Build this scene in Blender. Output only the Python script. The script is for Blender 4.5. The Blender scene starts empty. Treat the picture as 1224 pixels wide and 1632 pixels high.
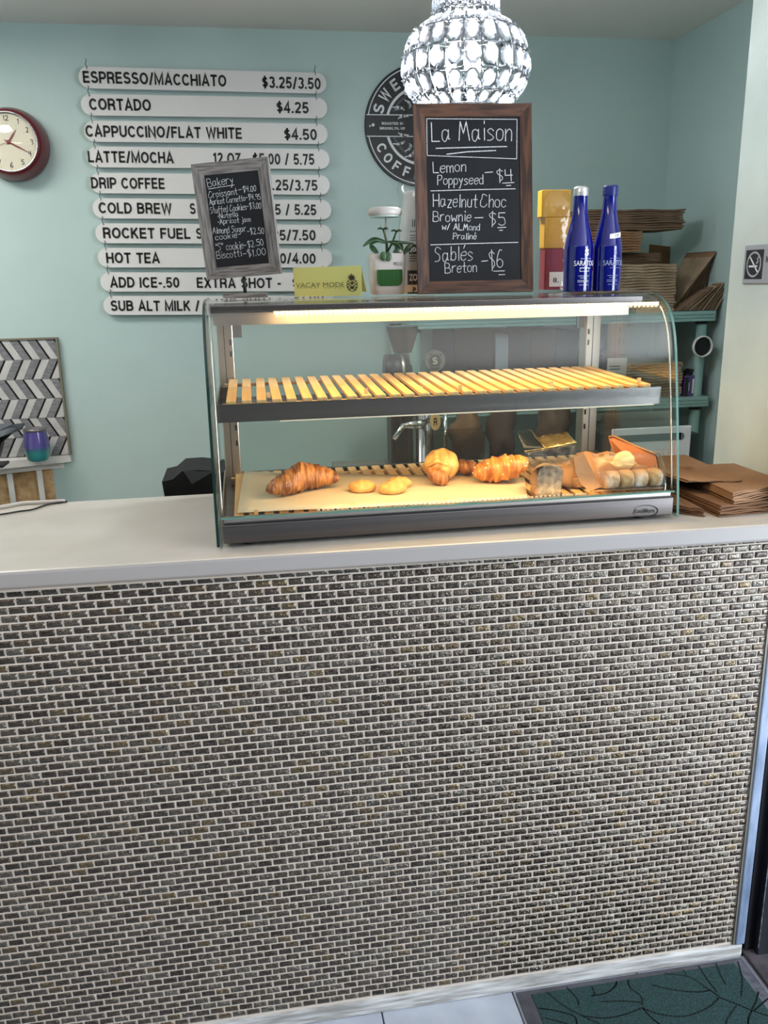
import bpy, bmesh, math, random
from math import sin, cos, pi, radians
from mathutils import Vector, Matrix, Euler
C = bpy.context.scene.collection
V = Vector

# ---------------------------------------------------------------- camera
FPX = 1345.5
PIT, ROL, YAW = .2685, -.0194, .1599
EYE = V((.4383, -1.4909, 1.5578))
_f = V((sin(YAW)*cos(PIT), cos(YAW)*cos(PIT), -sin(PIT)))
_r = _f.cross(V((0, 0, 1))).normalized(); _u = _r.cross(_f)
RR = cos(ROL)*_r + sin(ROL)*_u; UU = -sin(ROL)*_r + cos(ROL)*_u
cam_d = bpy.data.cameras.new('camera'); cam = bpy.data.objects.new('camera', cam_d); C.objects.link(cam)
cam_d.sensor_fit = 'VERTICAL'; cam_d.sensor_height = 24; cam_d.lens = 24*FPX/1632
cam_d.clip_start = .02; cam_d.clip_end = 60
cam.matrix_world = Matrix(((RR.x, UU.x, -_f.x, EYE.x), (RR.y, UU.y, -_f.y, EYE.y), (RR.z, UU.z, -_f.z, EYE.z), (0, 0, 0, 1)))
bpy.context.scene.camera = cam

# ---------------------------------------------------------------- world, lights, exposure
sc = bpy.context.scene
sc.view_settings.view_transform = 'Standard'; sc.view_settings.look = 'None'
sc.view_settings.gamma = 1; sc.view_settings.use_curve_mapping = False
sc.view_settings.exposure = 0.0
sc.cycles.transparent_max_bounces = 24; sc.cycles.max_bounces = 8
sc.cycles.caustics_reflective = False; sc.cycles.caustics_refractive = False
sc.cycles.sample_clamp_indirect = 4; sc.cycles.use_denoising = True
w = bpy.data.worlds.new('daylight'); sc.world = w; w.use_nodes = True
w.node_tree.nodes['Background'].inputs[0].default_value = (.80, .90, 1, 1)
w.node_tree.nodes['Background'].inputs[1].default_value = 5.0

def area(name, loc, aim, sx, sy, power, col, spread=180):
    l = bpy.data.lights.new(name, 'AREA'); l.shape = 'RECTANGLE'; l.size = sx; l.size_y = sy
    l.energy = power; l.color = col; l.spread = radians(spread)
    o = bpy.data.objects.new(name, l); C.objects.link(o); o.location = loc
    o.rotation_euler = (V(aim)-V(loc)).to_track_quat('-Z', 'Y').to_euler(); return o
# unseen ceiling lights added to fill the room (behind the counter, and over the customers)
area('ceiling_fill_light', (-.8, 1.0, 2.40), (-.8, 1.0, 0), .8, .4, 20, (1, .96, .90))
area('ceiling_fill_light', (-.7, -1.5, 2.40), (-.7, -1.5, 0), 1.2, .6, 22, (1, .87, .74))
# daylight that comes in through the open side door
area('door_daylight', (2.96, -1.62, 1.10), (0, -1.62, 1.10), 2.0, 2.0, 120, (.82, .91, 1))

# ---------------------------------------------------------------- helpers
def ray(px, py): return RR*((px-612)/FPX) + UU*(-(py-816)/FPX) + _f
def atY(px, py, y): d = ray(px, py); return EYE + d*((y-EYE.y)/d.y)
def atZ(px, py, z): d = ray(px, py); return EYE + d*((z-EYE.z)/d.z)
def atX(px, py, x): d = ray(px, py); return EYE + d*((x-EYE.x)/d.x)
def to_px(p):
    d = V(p)-EYE; z = d.dot(_f); return 612+FPX*d.dot(RR)/z, 816-FPX*d.dot(UU)/z

def s2l(c): c /= 255; return c/12.92 if c <= .04045 else ((c+.055)/1.055)**2.4
def col(r, g, b): return (s2l(r), s2l(g), s2l(b), 1)

def mat(name, c, rough=.6, metal=0, noise=None, bump=None, c2=None, stretch=(1, 1, 1), spec=.5, trans=0, emit=None, coat=0, alpha=1, detail=4, ramp=(.35, .65), ior=1.45, sss=0):
    m = bpy.data.materials.new(name); m.use_nodes = True; nt = m.node_tree; N = nt.nodes; L = nt.links
    b = N['Principled BSDF']; b.inputs['Base Color'].default_value = c
    b.inputs['Roughness'].default_value = rough; b.inputs['Metallic'].default_value = metal
    b.inputs['Specular IOR Level'].default_value = spec; b.inputs['Transmission Weight'].default_value = trans
    b.inputs['Coat Weight'].default_value = coat; b.inputs['Alpha'].default_value = alpha; b.inputs['IOR'].default_value = ior
    if sss: b.inputs['Subsurface Weight'].default_value = sss; b.inputs['Subsurface Radius'].default_value = (.01, .006, .003)
    if emit: b.inputs['Emission Color'].default_value = emit[0]; b.inputs['Emission Strength'].default_value = emit[1]
    if noise or bump:
        tc = N.new('ShaderNodeTexCoord'); mp = N.new('ShaderNodeMapping'); mp.inputs['Scale'].default_value = stretch
        L.new(tc.outputs['Object'], mp.inputs[0])
    if noise:
        n = N.new('ShaderNodeTexNoise'); n.inputs['Scale'].default_value = noise; n.inputs['Detail'].default_value = detail
        L.new(mp.outputs[0], n.inputs['Vector'])
        r = N.new('ShaderNodeValToRGB'); r.color_ramp.elements[0].position = ramp[0]; r.color_ramp.elements[1].position = ramp[1]
        r.color_ramp.elements[0].color = c; r.color_ramp.elements[1].color = c2 or c
        L.new(n.outputs['Fac'], r.inputs[0]); L.new(r.outputs[0], b.inputs['Base Color'])
    if bump:
        n2 = N.new('ShaderNodeTexNoise'); n2.inputs['Scale'].default_value = bump[0]; n2.inputs['Detail'].default_value = 5
        L.new(mp.outputs[0], n2.inputs['Vector'])
        bp = N.new('ShaderNodeBump'); bp.inputs['Strength'].default_value = bump[1]; bp.inputs['Distance'].default_value = bump[2] if len(bump) > 2 else .002
        L.new(n2.outputs['Fac'], bp.inputs['Height']); L.new(bp.outputs[0], b.inputs['Normal'])
    return m

def glassmat(name, tint=(.97, .99, .98), rough=.01, base=.045, k=.8, bump=None, gtint=(1, 1, 1)):
    m = bpy.data.materials.new(name); m.use_nodes = True; nt = m.node_tree; N = nt.nodes; L = nt.links
    N.remove(N['Principled BSDF'])
    t = N.new('ShaderNodeBsdfTransparent'); t.inputs[0].default_value = (*tint, 1)
    g = N.new('ShaderNodeBsdfGlossy'); g.inputs['Roughness'].default_value = rough; g.inputs[0].default_value = (*gtint, 1)
    lw = N.new('ShaderNodeLayerWeight'); lw.inputs['Blend'].default_value = .5
    p = N.new('ShaderNodeMath'); p.operation = 'POWER'; p.inputs[1].default_value = 4
    ml = N.new('ShaderNodeMath'); ml.operation = 'MULTIPLY_ADD'; ml.inputs[1].default_value = k; ml.inputs[2].default_value = base
    mx = N.new('ShaderNodeMixShader'); L.new(lw.outputs['Facing'], p.inputs[0]); L.new(p.outputs[0], ml.inputs[0])
    L.new(ml.outputs[0], mx.inputs[0]); L.new(t.outputs[0], mx.inputs[1]); L.new(g.outputs[0], mx.inputs[2])
    if bump:
        tc = N.new('ShaderNodeTexCoord'); n2 = N.new('ShaderNodeTexNoise'); n2.inputs['Scale'].default_value = bump[0]
        L.new(tc.outputs['Object'], n2.inputs['Vector']); bp = N.new('ShaderNodeBump'); bp.inputs['Strength'].default_value = bump[1]; bp.inputs['Distance'].default_value = .004
        L.new(n2.outputs['Fac'], bp.inputs['Height']); L.new(bp.outputs[0], g.inputs['Normal']); L.new(bp.outputs[0], lw.inputs['Normal'])
    L.new(mx.outputs[0], N['Material Output'].inputs[0]); return m

class MB:
    def __init__(s): s.v = []; s.f = []; s.sm = []
    def add(s, vs, fs, smooth=False, M=None):
        n = len(s.v); s.v += [(M @ V(p)) if M else V(p) for p in vs]
        s.f += [tuple(i+n for i in f) for f in fs]; s.sm += [smooth]*len(fs); return s
    def box(s, x0, x1, y0, y1, z0, z1, M=None, bev=0):
        if bev:
            b = bev; bm = bmesh.new(); bmesh.ops.create_cube(bm, size=1)
            for q in bm.verts: q.co = V((x0+(x1-x0)*(q.co.x+.5), y0+(y1-y0)*(q.co.y+.5), z0+(z1-z0)*(q.co.z+.5)))
            bmesh.ops.bevel(bm, geom=bm.edges[:], offset=b, segments=2, profile=.5, affect='EDGES')
            bm.verts.index_update(); s.add([q.co.copy() for q in bm.verts], [[q.index for q in f.verts] for f in bm.faces], False, M); bm.free(); return s
        vs = [(x, y, z) for x in (x0, x1) for y in (y0, y1) for z in (z0, z1)]
        return s.add(vs, [(0, 1, 3, 2), (4, 6, 7, 5), (0, 4, 5, 1), (2, 3, 7, 6), (0, 2, 6, 4), (1, 5, 7, 3)], False, M)
    def lathe(s, prof, seg=24, c=(0, 0, 0), M=None, cap=True, smooth=True, sx=1, sy=1):
        vs = []; fs = []
        for r, z in prof:
            for k in range(seg): a = 2*pi*k/seg; vs.append((c[0]+sx*r*cos(a), c[1]+sy*r*sin(a), c[2]+z))
        for i in range(len(prof)-1):
            for k in range(seg):
                k2 = (k+1) % seg; fs.append((i*seg+k, i*seg+k2, (i+1)*seg+k2, (i+1)*seg+k))
        s.add(vs, fs, smooth, M)
        if cap:
            s.add(vs[:seg], [tuple(range(seg))[::-1]], False, M); s.add(vs[-seg:], [tuple(range(seg))], False, M)
        return s
    def tube(s, pts, r, seg=8, cap=True, sq=1, M=None):
        pts = [V(p) for p in pts]; n = len(pts); rs = r if isinstance(r, (list, tuple)) else [r]*n
        vs = []; fs = []; up = None
        for i in range(n):
            d = (pts[min(i+1, n-1)]-pts[max(i-1, 0)]).normalized()
            if up is None: up = V((0, 0, 1)) if abs(d.z) < .9 else V((0, 1, 0))
            a = d.cross(up).normalized(); b = a.cross(d).normalized(); up = b
            for k in range(seg): t = 2*pi*k/seg; vs.append(pts[i]+a*rs[i]*cos(t)+b*rs[i]*sin(t)*sq)
        for i in range(n-1):
            for k in range(seg): k2 = (k+1) % seg; fs.append((i*seg+k, i*seg+k2, (i+1)*seg+k2, (i+1)*seg+k))
        if cap: fs += [tuple(range(seg))[::-1], tuple((n-1)*seg+k for k in range(seg))]
        return s.add(vs, fs, True, M)
    def prism(s, out, d, M=None):
        out = [V(p) for p in out]; n = len(out); d = V(d); vs = out+[p+d for p in out]
        return s.add(vs, [tuple(range(n)), tuple(range(2*n-1, n-1, -1))]+[(i, i+n, (i+1) % n+n, (i+1) % n) for i in range(n)], False, M)
    def sheet(s, grid, smooth=True, thick=None):
        nr = len(grid); nc = len(grid[0]); vs = [V(p) for row in grid for p in row]
        fs = [(i*nc+j, i*nc+j+1, (i+1)*nc+j+1, (i+1)*nc+j) for i in range(nr-1) for j in range(nc-1)]
        if thick:
            d = V(thick); m = len(vs); vs = vs+[p+d for p in vs]; fs = fs+[tuple(a+m for a in f[::-1]) for f in fs]
            B = [j for j in range(nc)]+[i*nc+nc-1 for i in range(1, nr)]+[(nr-1)*nc+j for j in range(nc-2, -1, -1)]+[i*nc for i in range(nr-2, 0, -1)]
            fs += [(B[i], B[i]+m, B[(i+1) % len(B)]+m, B[(i+1) % len(B)]) for i in range(len(B))]
        return s.add(vs, fs, smooth)
    def blob(s, c, rx, ry, rz, seg=20, rings=12, fn=None, M=None, flat=None):
        vs = [V((0, 0, -1))]; 
        for i in range(1, rings):
            t = -pi/2+pi*i/rings
            for k in range(seg): a = 2*pi*k/seg; vs.append(V((cos(t)*cos(a), cos(t)*sin(a), sin(t))))
        vs.append(V((0, 0, 1))); out = []
        for p in vs:
            k = fn(p) if fn else 1
            z = p.z*rz*k
            if flat is not None: z = max(z, -rz*flat)
            out.append(V(c)+V((p.x*rx*k, p.y*ry*k, z)))
        fs = [(0, 1+(k+1) % seg, 1+k) for k in range(seg)]
        for i in range(rings-2):
            for k in range(seg): k2 = (k+1) % seg; fs.append((1+i*seg+k, 1+i*seg+k2, 1+(i+1)*seg+k2, 1+(i+1)*seg+k))
        l = len(vs)-1; fs += [(l, 1+(rings-2)*seg+k, 1+(rings-2)*seg+(k+1) % seg) for k in range(seg)]
        return s.add(out, fs, True, M)
    def mesh(s, name):
        me = bpy.data.meshes.new(name); me.from_pydata([tuple(p) for p in s.v], [], s.f)
        me.polygons.foreach_set('use_smooth', s.sm); me.update(); return me

WM = {}
def thing(name, label, cat, loc=(0, 0, 0), rot=(0, 0, 0), group=None, M=None):
    o = bpy.data.objects.new(name, None); C.objects.link(o); o.empty_display_size = .05
    o['label'] = label; o['category'] = cat
    if group: o['group'] = group
    M = M or (Matrix.Translation(V(loc)) @ Euler(rot).to_matrix().to_4x4())
    o.matrix_world = M; WM[o.name] = M; return o
def part(name, mb, m, parent, local=False, label=None, kind=None, smooth=None):
    if parent is not None and not local:
        I = WM[parent.name].inverted(); mb.v = [I @ V(p) for p in mb.v]
    me = mb.mesh(name) if isinstance(mb, MB) else mb
    for q in (m if isinstance(m, (list, tuple)) else [m]): me.materials.append(q)
    o = bpy.data.objects.new(name, me); C.objects.link(o)
    if parent is not None: o.parent = parent; WM[o.name] = WM[parent.name]
    else: WM[o.name] = Matrix()
    if label: o['label'] = label
    if kind: o['kind'] = kind
    return o
def struct(name, mb, m): return part(name, mb, m, None, kind='structure')
def solo(name, mb, m, label, cat, group=None):
    # one mesh that is a thing of its own; its origin goes to its base
    xs = [p.x for p in mb.v]; ys = [p.y for p in mb.v]; zs = [p.z for p in mb.v]
    c = V(((min(xs)+max(xs))/2, (min(ys)+max(ys))/2, min(zs))); mb.v = [p-c for p in mb.v]
    o = part(name, mb, m, None); o.location = c; WM[o.name] = Matrix.Translation(c)
    o['label'] = label; o['category'] = cat
    if group: o['group'] = group
    return o
def piece(name, me, parent, loc=(0, 0, 0), rot=None, scale=None):
    o = bpy.data.objects.new(name, me); C.objects.link(o)
    if parent: o.parent = parent; WM[o.name] = WM[parent.name]
    o.location = loc
    if rot: o.rotation_euler = rot
    if scale: o.scale = scale
    return o

# ---- type set in flat outline letters
_tc = {}
def text_geo(s, bold=0, extr=0, space=1.0):
    k = (s, bold, extr, space)
    if k not in _tc:
        cu = bpy.data.curves.new('lettering', 'FONT'); cu.body = s; cu.size = 1; cu.offset = bold; cu.extrude = extr
        cu.space_character = space; cu.resolution_u = 4
        o = bpy.data.objects.new('lettering', cu); C.objects.link(o); bpy.context.view_layer.update()
        me = o.to_mesh(); vs = [v.co.copy() for v in me.vertices]; fs = [tuple(p.vertices) for p in me.polygons]
        o.to_mesh_clear(); bpy.data.objects.remove(o); bpy.data.curves.remove(cu); _tc[k] = (vs, fs)
    vs, fs = _tc[k]; return [v.copy() for v in vs], fs
CAP = max(v.y for v in text_geo('H')[0])
def put_text(mb, s, A, B, h, n, bold=.0, extr=0, lift=.0004, space=1.0, bend=None):
    """baseline from A to B, capital height h, n = outward normal"""
    vs, fs = text_geo(s, bold, extr, space); x0 = min(v.x for v in vs); x1 = max(v.x for v in vs)
    u = (B-A); wd = u.length; u = u.normalized(); n = n.normalized(); vv = n.cross(u).normalized()
    kx = wd/(x1-x0); ky = h/CAP
    out = [A+u*((v.x-x0)*kx)+vv*(v.y*ky)+n*(lift+v.z*ky) for v in vs]
    if bend: out = [bend(p) for p in out]
    mb.add(out, fs)

rng = random.Random(4)

# ---- plain bold block capitals, built as even-width strokes (cap height 10, stroke 1.75)
def _arc(cx, cy, rx, ry, a0, a1, n=10): return [(cx+rx*cos(radians(a0+(a1-a0)*i/n)), cy+ry*sin(radians(a0+(a1-a0)*i/n))) for i in range(n+1)]
T = .88
BL = {
'A': (8, [[(.75, 0), (4, 9.6), (7.25, 0)], [(2, 3.0), (6, 3.0)]]), 'B': (7.4, [[(T, 0), (T, 10)], [(T, 9.12), (3.8, 9.12)]+_arc(3.9, 7.2, 2.1, 1.92, 90, -90)+[(T, 5.28)], [(3.9, 5.28)]+_arc(4.1, 3.08, 2.4, 2.2, 90, -90)+[(T, T)]]),
'C': (7.8, [_arc(4.1, 5, 3.2, 4.12, 38, 322, 18)]), 'D': (7.6, [[(T, 0), (T, 10)], [(T, 9.12), (3, 9.12)]+_arc(3.2, 5, 3.5, 4.12, 90, -90, 14)+[(T, T)]]),
'E': (6.6, [[(T, 0), (T, 10)], [(T, 9.12), (6.3, 9.12)], [(T, 5.1), (5.9, 5.1)], [(T, T), (6.4, T)]]), 'F': (6.2, [[(T, 0), (T, 10)], [(T, 9.12), (6.1, 9.12)], [(T, 5.0), (5.5, 5.0)]]),
'G': (8, [_arc(4.1, 5, 3.2, 4.12, 38, 330, 18), [(4.3, 4.6), (7.1, 4.6), (7.1, .6)]]), 'H': (7.4, [[(T, 0), (T, 10)], [(6.5, 0), (6.5, 10)], [(T, 5.1), (6.5, 5.1)]]), 'I': (1.8, [[(T, 0), (T, 10)]]), 'J': (6, [[(5, 10), (5, 3.2)]+_arc(2.9, 3, 2.1, 2.1, 0, -170, 8)]),
'K': (7.4, [[(T, 0), (T, 10)], [(6.3, 10), (1.3, 4.2)], [(2.9, 5.6), (6.6, 0)]]), 'L': (6.2, [[(T, 10), (T, 0)], [(T, T), (6, T)]]), 'M': (9, [[(T, 0), (T, 9.7), (4.5, 1.2), (8.12, 9.7), (8.12, 0)]]), 'N': (7.6, [[(T, 0), (T, 9.6), (6.7, .4), (6.7, 10)]]),
'O': (8.4, [_arc(4.2, 5, 3.3, 4.12, 90, 450, 24)]), 'P': (7, [[(T, 0), (T, 10)], [(T, 9.12), (3.8, 9.12)]+_arc(3.9, 6.7, 2.3, 2.42, 90, -90)+[(T, 4.28)]]), 'R': (7.4, [[(T, 0), (T, 10)], [(T, 9.12), (3.8, 9.12)]+_arc(4, 6.9, 2.3, 2.22, 90, -90)+[(T, 4.68)], [(3.9, 4.7), (5.9, 3.6), (6.4, 0)]]),
'S': (7.2, [_arc(3.7, 7.1, 2.5, 2.05, 25, 250, 12)+_arc(3.6, 2.95, 2.75, 2.1, 65, -160, 12)]), 'T': (7, [[(3.5, 0), (3.5, 10)], [(0.1, 9.12), (6.9, 9.12)]]), 'U': (7.4, [[(T, 10), (T, 3.7)]+_arc(3.7, 3.7, 2.82, 2.85, 180, 360, 12)+[(6.52, 10)]]),
'V': (7.4, [[(.7, 10), (3.7, .6), (6.7, 10)]]), 'W': (10.4, [[(.7, 10), (2.9, .6), (5.2, 9.4), (7.5, .6), (9.7, 10)]]), 'X': (7.2, [[(.7, 10), (6.5, 0)], [(6.5, 10), (.7, 0)]]), 'Y': (7.2, [[(.7, 10), (3.6, 4.6), (6.5, 10)], [(3.6, 4.8), (3.6, 0)]]), 'Z': (6.8, [[(.5, 9.12), (5.8, 9.12), (.9, T), (6.4, T)]]),
'0': (6.4, [_arc(3.2, 5, 2.35, 4.12, 90, 450, 22)]), '1': (4.2, [[(2.9, 0), (2.9, 9.8)], [(.4, 7.5), (2.9, 8.6)]]), '2': (6.4, [_arc(3.2, 6.9, 2.3, 2.2, 165, -25, 10)+[(1.2, T)], [(.4, T), (6.1, T)]]), '3': (6.4, [_arc(3.1, 7.2, 2.15, 1.95, 155, -80, 10), _arc(3.1, 2.95, 2.35, 2.1, 85, -160, 12)]),
'4': (6.6, [[(4.5, 0), (4.5, 9.6), (.8, 3.1), (6.4, 3.1)]]), '5': (6.4, [[(5.8, 9.12), (1.6, 9.12), (1.15, 5.0)]+_arc(3.2, 3.25, 2.3, 2.4, 118, -155, 14)]), '6': (6.4, [_arc(3.2, 3.1, 2.3, 2.25, 90, 450, 16), [(.9, 3.1)]+_arc(3.3, 5.6, 2.4, 3.55, 180, 50, 8)]), '7': (6.2, [[(.4, 9.12), (5.4, 9.12), (2.4, 0)]]), '8': (6.4, [_arc(3.2, 7.2, 2, 1.95, 90, 450, 16), _arc(3.2, 2.95, 2.3, 2.1, 90, 450, 16)]),
'9': (6.4, [_arc(3.2, 6.9, 2.3, 2.25, 90, 450, 16), [(5.5, 6.9)]+_arc(3.1, 4.4, 2.4, 3.55, 0, -130, 8)]), '$': (6.2, [_arc(3.1, 6.8, 2.0, 1.6, 25, 250, 10)+_arc(3.1, 3.5, 2.2, 1.7, 65, -160, 10), [(3.1, -.6), (3.1, 10.6)]]), '/': (4.4, [[(.6, -.4), (3.8, 10.4)]]), '.': (1.9, [[(T, 0), (T, 1.8)]]), '-': (4, [[(.3, 4.2), (3.7, 4.2)]]), ' ': (3.2, []), ',': (1.9, [[(1.1, 1.6), (.6, -1.2)]])}
def put_block(mb, s, A, B, h, n, th=1.95, lift=.0006, depth=0, gap=1.15, jit=0):
    x = 0; pos = []
    for c in s: pos.append(x); x += BL[c][0]+gap
    tot = x-gap; u = B-A; L = u.length; u.normalize(); n = n.normalized(); vv = n.cross(u).normalized(); kx = L/tot; ky = h/10
    for c, x0 in zip(s, pos):
        jy = rng.uniform(-jit, jit)
        for P in BL[c][1]:
            m = len(P); closed = m > 3 and abs(P[0][0]-P[-1][0])+abs(P[0][1]-P[-1][1]) < .01; Ls = []; Rs = []
            for i, p in enumerate(P):
                a = P[i-1] if i else (P[-2] if closed else None); b = P[i+1] if i < m-1 else (P[1] if closed else None)
                d1 = V((p[0]-a[0], p[1]-a[1])).normalized() if a else None; d2 = V((b[0]-p[0], b[1]-p[1])).normalized() if b else None
                d1 = d1 or d2; d2 = d2 or d1; n1 = V((-d1.y, d1.x)); n2 = V((-d2.y, d2.x)); mt_ = (n1+n2).normalized(); k = (th/2)/max(.45, mt_.dot(n1))
                Ls.append((p[0]+mt_.x*k, p[1]+mt_.y*k)); Rs.append((p[0]-mt_.x*k, p[1]-mt_.y*k))
            W = lambda q, z: A+u*((q[0]+x0)*kx)+vv*((q[1]+jy)*ky)+n*(lift+z)
            vs = [W(q, depth) for pr in zip(Ls, Rs) for q in pr]; fs = [(2*i, 2*i+1, 2*i+3, 2*i+2) for i in range(m-1)]
            if depth:
                k = len(vs); vs += [W(q, 0) for pr in zip(Ls, Rs) for q in pr]
                fs += [(2*i, 2*i+2, k+2*i+2, k+2*i) for i in range(m-1)]+[(2*i+1, k+2*i+1, k+2*i+3, 2*i+3) for i in range(m-1)]
                if not closed: fs += [(0, k, k+1, 1), (2*m-2, 2*m-1, k+2*m-1, k+2*m-2)]
            mb.add(vs, fs)

# ---- hand lettering in chalk strokes: each point two characters (x 0-9, y 0-9 or a,b,c below the line)
G = {'A': '003860 1353', 'B': '0008 ~083857553404 ~044463614000', 'C': '~674828150401305162', 'D': '0008 ~0838666230 3000',
'H': '0008 6068 0464', 'L': '080050', 'M': '0018335870', 'N': '00085058', 'P': '0008 ~0848563404', 'S': '~5738180615344341200 0',
'a': '~442504012043 4541 4151', 'b': '0800 ~032544412001', 'c': '~442504012041', 'd': '~442504012041 4840', 'e': '~034345250401204 1',
'f': '~4838272 0 0545', 'g': '~442504022142 ~45424b2c0b', 'h': '0800 ~03254440', 'i': '1510 1718', 'j': '~25201c0b 2728',
'k': '0800 4502 1340', 'l': '1810', 'm': '0500 ~03153430 ~33556460', 'n': '0500 ~03254440', 'o': '~25040120414425', 'p': '050c ~042544412001',
'r': '0500 ~032545', 's': '~4425041332412000', 't': '~28213040 0545', 'u': '~05012041 4540', 'v': '052045', 'w': '0510335065', 'y': '0522 451c0c',
'z': '05450040', '\u00e9': '~0343452504012041 2739', '0': '~28060220424628', '1': '0618 1810', '2': '~07183846330 0 0050', '3': '~0718384624434120 01',
'4': '080454 4840', '5': '480805 ~053543412001', '6': '~482804012041432403', '7': '084810', '8': '~24061838462403012041432 4', '9': '~442406284640',
'$': '~47280715344220 01 292a', '-': '0444', '.': '1011', '/': '0048', '"': '0806 2826', '*': '1323 1424 1324', ' ': '', 'T': '0868 3830'}
def strokes(ch):
    out = []; s = G[ch]; toks = s.split(' '); cur = ''
    # a token of odd length was split inside a pair: join it with the next
    res = []; i = 0
    while i < len(toks):
        t = toks[i]
        while len(t.replace('~', '')) % 2 and i+1 < len(toks): i += 1; t += toks[i]
        res.append(t); i += 1
    for t in res:
        sm = t.startswith('~'); t = t.replace('~', '')
        pts = [(int(t[k]), {'a': -1, 'b': -2, 'c': -3}.get(t[k+1]) if t[k+1] in 'abc' else int(t[k+1])) for k in range(0, len(t)-1, 2)]
        if len(pts) > 1: out.append((sm, pts))
    return out
def catmull(P, n=5):
    if len(P) < 3: return P
    out = []
    for i in range(len(P)-1):
        p0 = P[max(i-1, 0)]; p1 = P[i]; p2 = P[i+1]; p3 = P[min(i+2, len(P)-1)]
        for k in range(n):
            t = k/n; out.append(tuple(.5*((2*p1[j])+(-p0[j]+p2[j])*t+(2*p0[j]-5*p1[j]+4*p2[j]-p3[j])*t*t+(-p0[j]+3*p1[j]-3*p2[j]+p3[j])*t**3) for j in range(len(p1))))
    out.append(tuple(P[-1])); return out
def ribbon(mb, pts, wd, n):
    pts = [V(p) for p in pts]; n = n.normalized()
    for a, b in zip(pts, pts[1:]):
        d = b-a
        if d.length < 1e-6: continue
        d.normalize(); s = d.cross(n)*wd/2; e = d*wd*.4
        mb.add([a-e+s*.6, a+s, b+s, b+e+s*.6, b+e-s*.6, b-s, a-s, a-e-s*.6], [(0, 1, 2, 3, 4, 5, 6, 7)])
rng = random.Random(4)
def hand(mb, s, A, B, h, n, wd):   # thin hand-drawn strokes
    adv = []; x = 0
    for ch in s:
        st = strokes(ch); mx = max([p[0] for _, P in st for p in P], default=2); adv.append(x); x += mx+2.0
    tot = x-2.0; u = (B-A); L = u.length; u.normalize(); vv = n.cross(u).normalized(); kx = L/tot; ky = h/8
    for ch, x in zip(s, adv):
        j = rng.uniform(-.35, .35); sl = rng.uniform(-.02, .08)
        for sm, P in strokes(ch):
            P = catmull(P, 4) if sm else P
            ribbon(mb, [A+u*((x+p[0]+p[1]*sl)*kx)+vv*((p[1]+j)*ky)+n*.0006 for p in P], wd, n)

# ---------------------------------------------------------------- materials
M_teal = mat('teal_wall_paint', col(188, 209, 206), .5, noise=3, c2=col(182, 204, 200), bump=(60, .15))
M_pier = mat('pale_wall_paint', col(198, 207, 199), .5, noise=4, c2=col(186, 195, 186), bump=(25, .25, .003))
M_ceil = mat('ceiling_paint', col(236, 228, 222), .45, bump=(8, .15, .004))
M_grout = mat('grout', col(187, 176, 165), .85, bump=(300, .3, .0005))
M_white = mat('white_plastic', col(232, 230, 226), .4)
M_top = mat('countertop', col(184, 178, 168), .28, noise=7, c2=col(192, 186, 178), bump=(40, .05))
M_steel = mat('brushed_steel', col(146, 141, 139), .27, metal=1, noise=60, c2=col(124, 120, 118), stretch=(.02, 1, 1), bump=(90, .08, .0005))
M_steelv = mat('steel_upright', col(190, 182, 172), .33, metal=1, bump=(30, .1, .0006))
M_chrome = mat('chrome', col(225, 225, 228), .08, metal=1)
M_glass = glassmat('clear_glass')
M_edge = mat('glass_edge', col(12, 42, 38), .15, spec=.8)
M_edge2 = mat('glass_edge_pale', col(80, 116, 106), .15, spec=.8)
M_slat = mat('bamboo_slat', col(226, 186, 128), .5, noise=14, c2=col(204, 158, 98), stretch=(4, .35, 4), bump=(80, .1, .0006))
M_black = mat('black_paint', col(22, 22, 26), .45)
M_dark = mat('dark_plastic', col(38, 38, 40), .4)
M_kraft = mat('kraft_paper', col(150, 112, 78), .8, noise=9, c2=col(136, 100, 68), bump=(30, .3, .002))
M_kraftd = mat('brown_board', col(128, 102, 80), .85, noise=14, c2=col(104, 82, 64), bump=(50, .3, .001))
M_kraftl = mat('pale_board', col(176, 152, 126), .85, noise=16, c2=col(150, 126, 102), bump=(50, .3, .001))
M_ink = mat('black_ink', col(26, 26, 28), .5)
M_chalk = mat('white_chalk', col(222, 222, 222), .9, noise=400, c2=col(160, 160, 162))
M_slate = mat('chalkboard', col(17, 18, 21), .6, noise=9, c2=col(25, 26, 30), spec=.3)
M_printw = mat('white_print', col(225, 226, 228), .5)
M_tealp = mat('teal_plastic', col(146, 180, 175), .4)
M_plas = glassmat('clear_film', (.93, .93, .92), .28, .02, .5, (45, .8))

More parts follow.
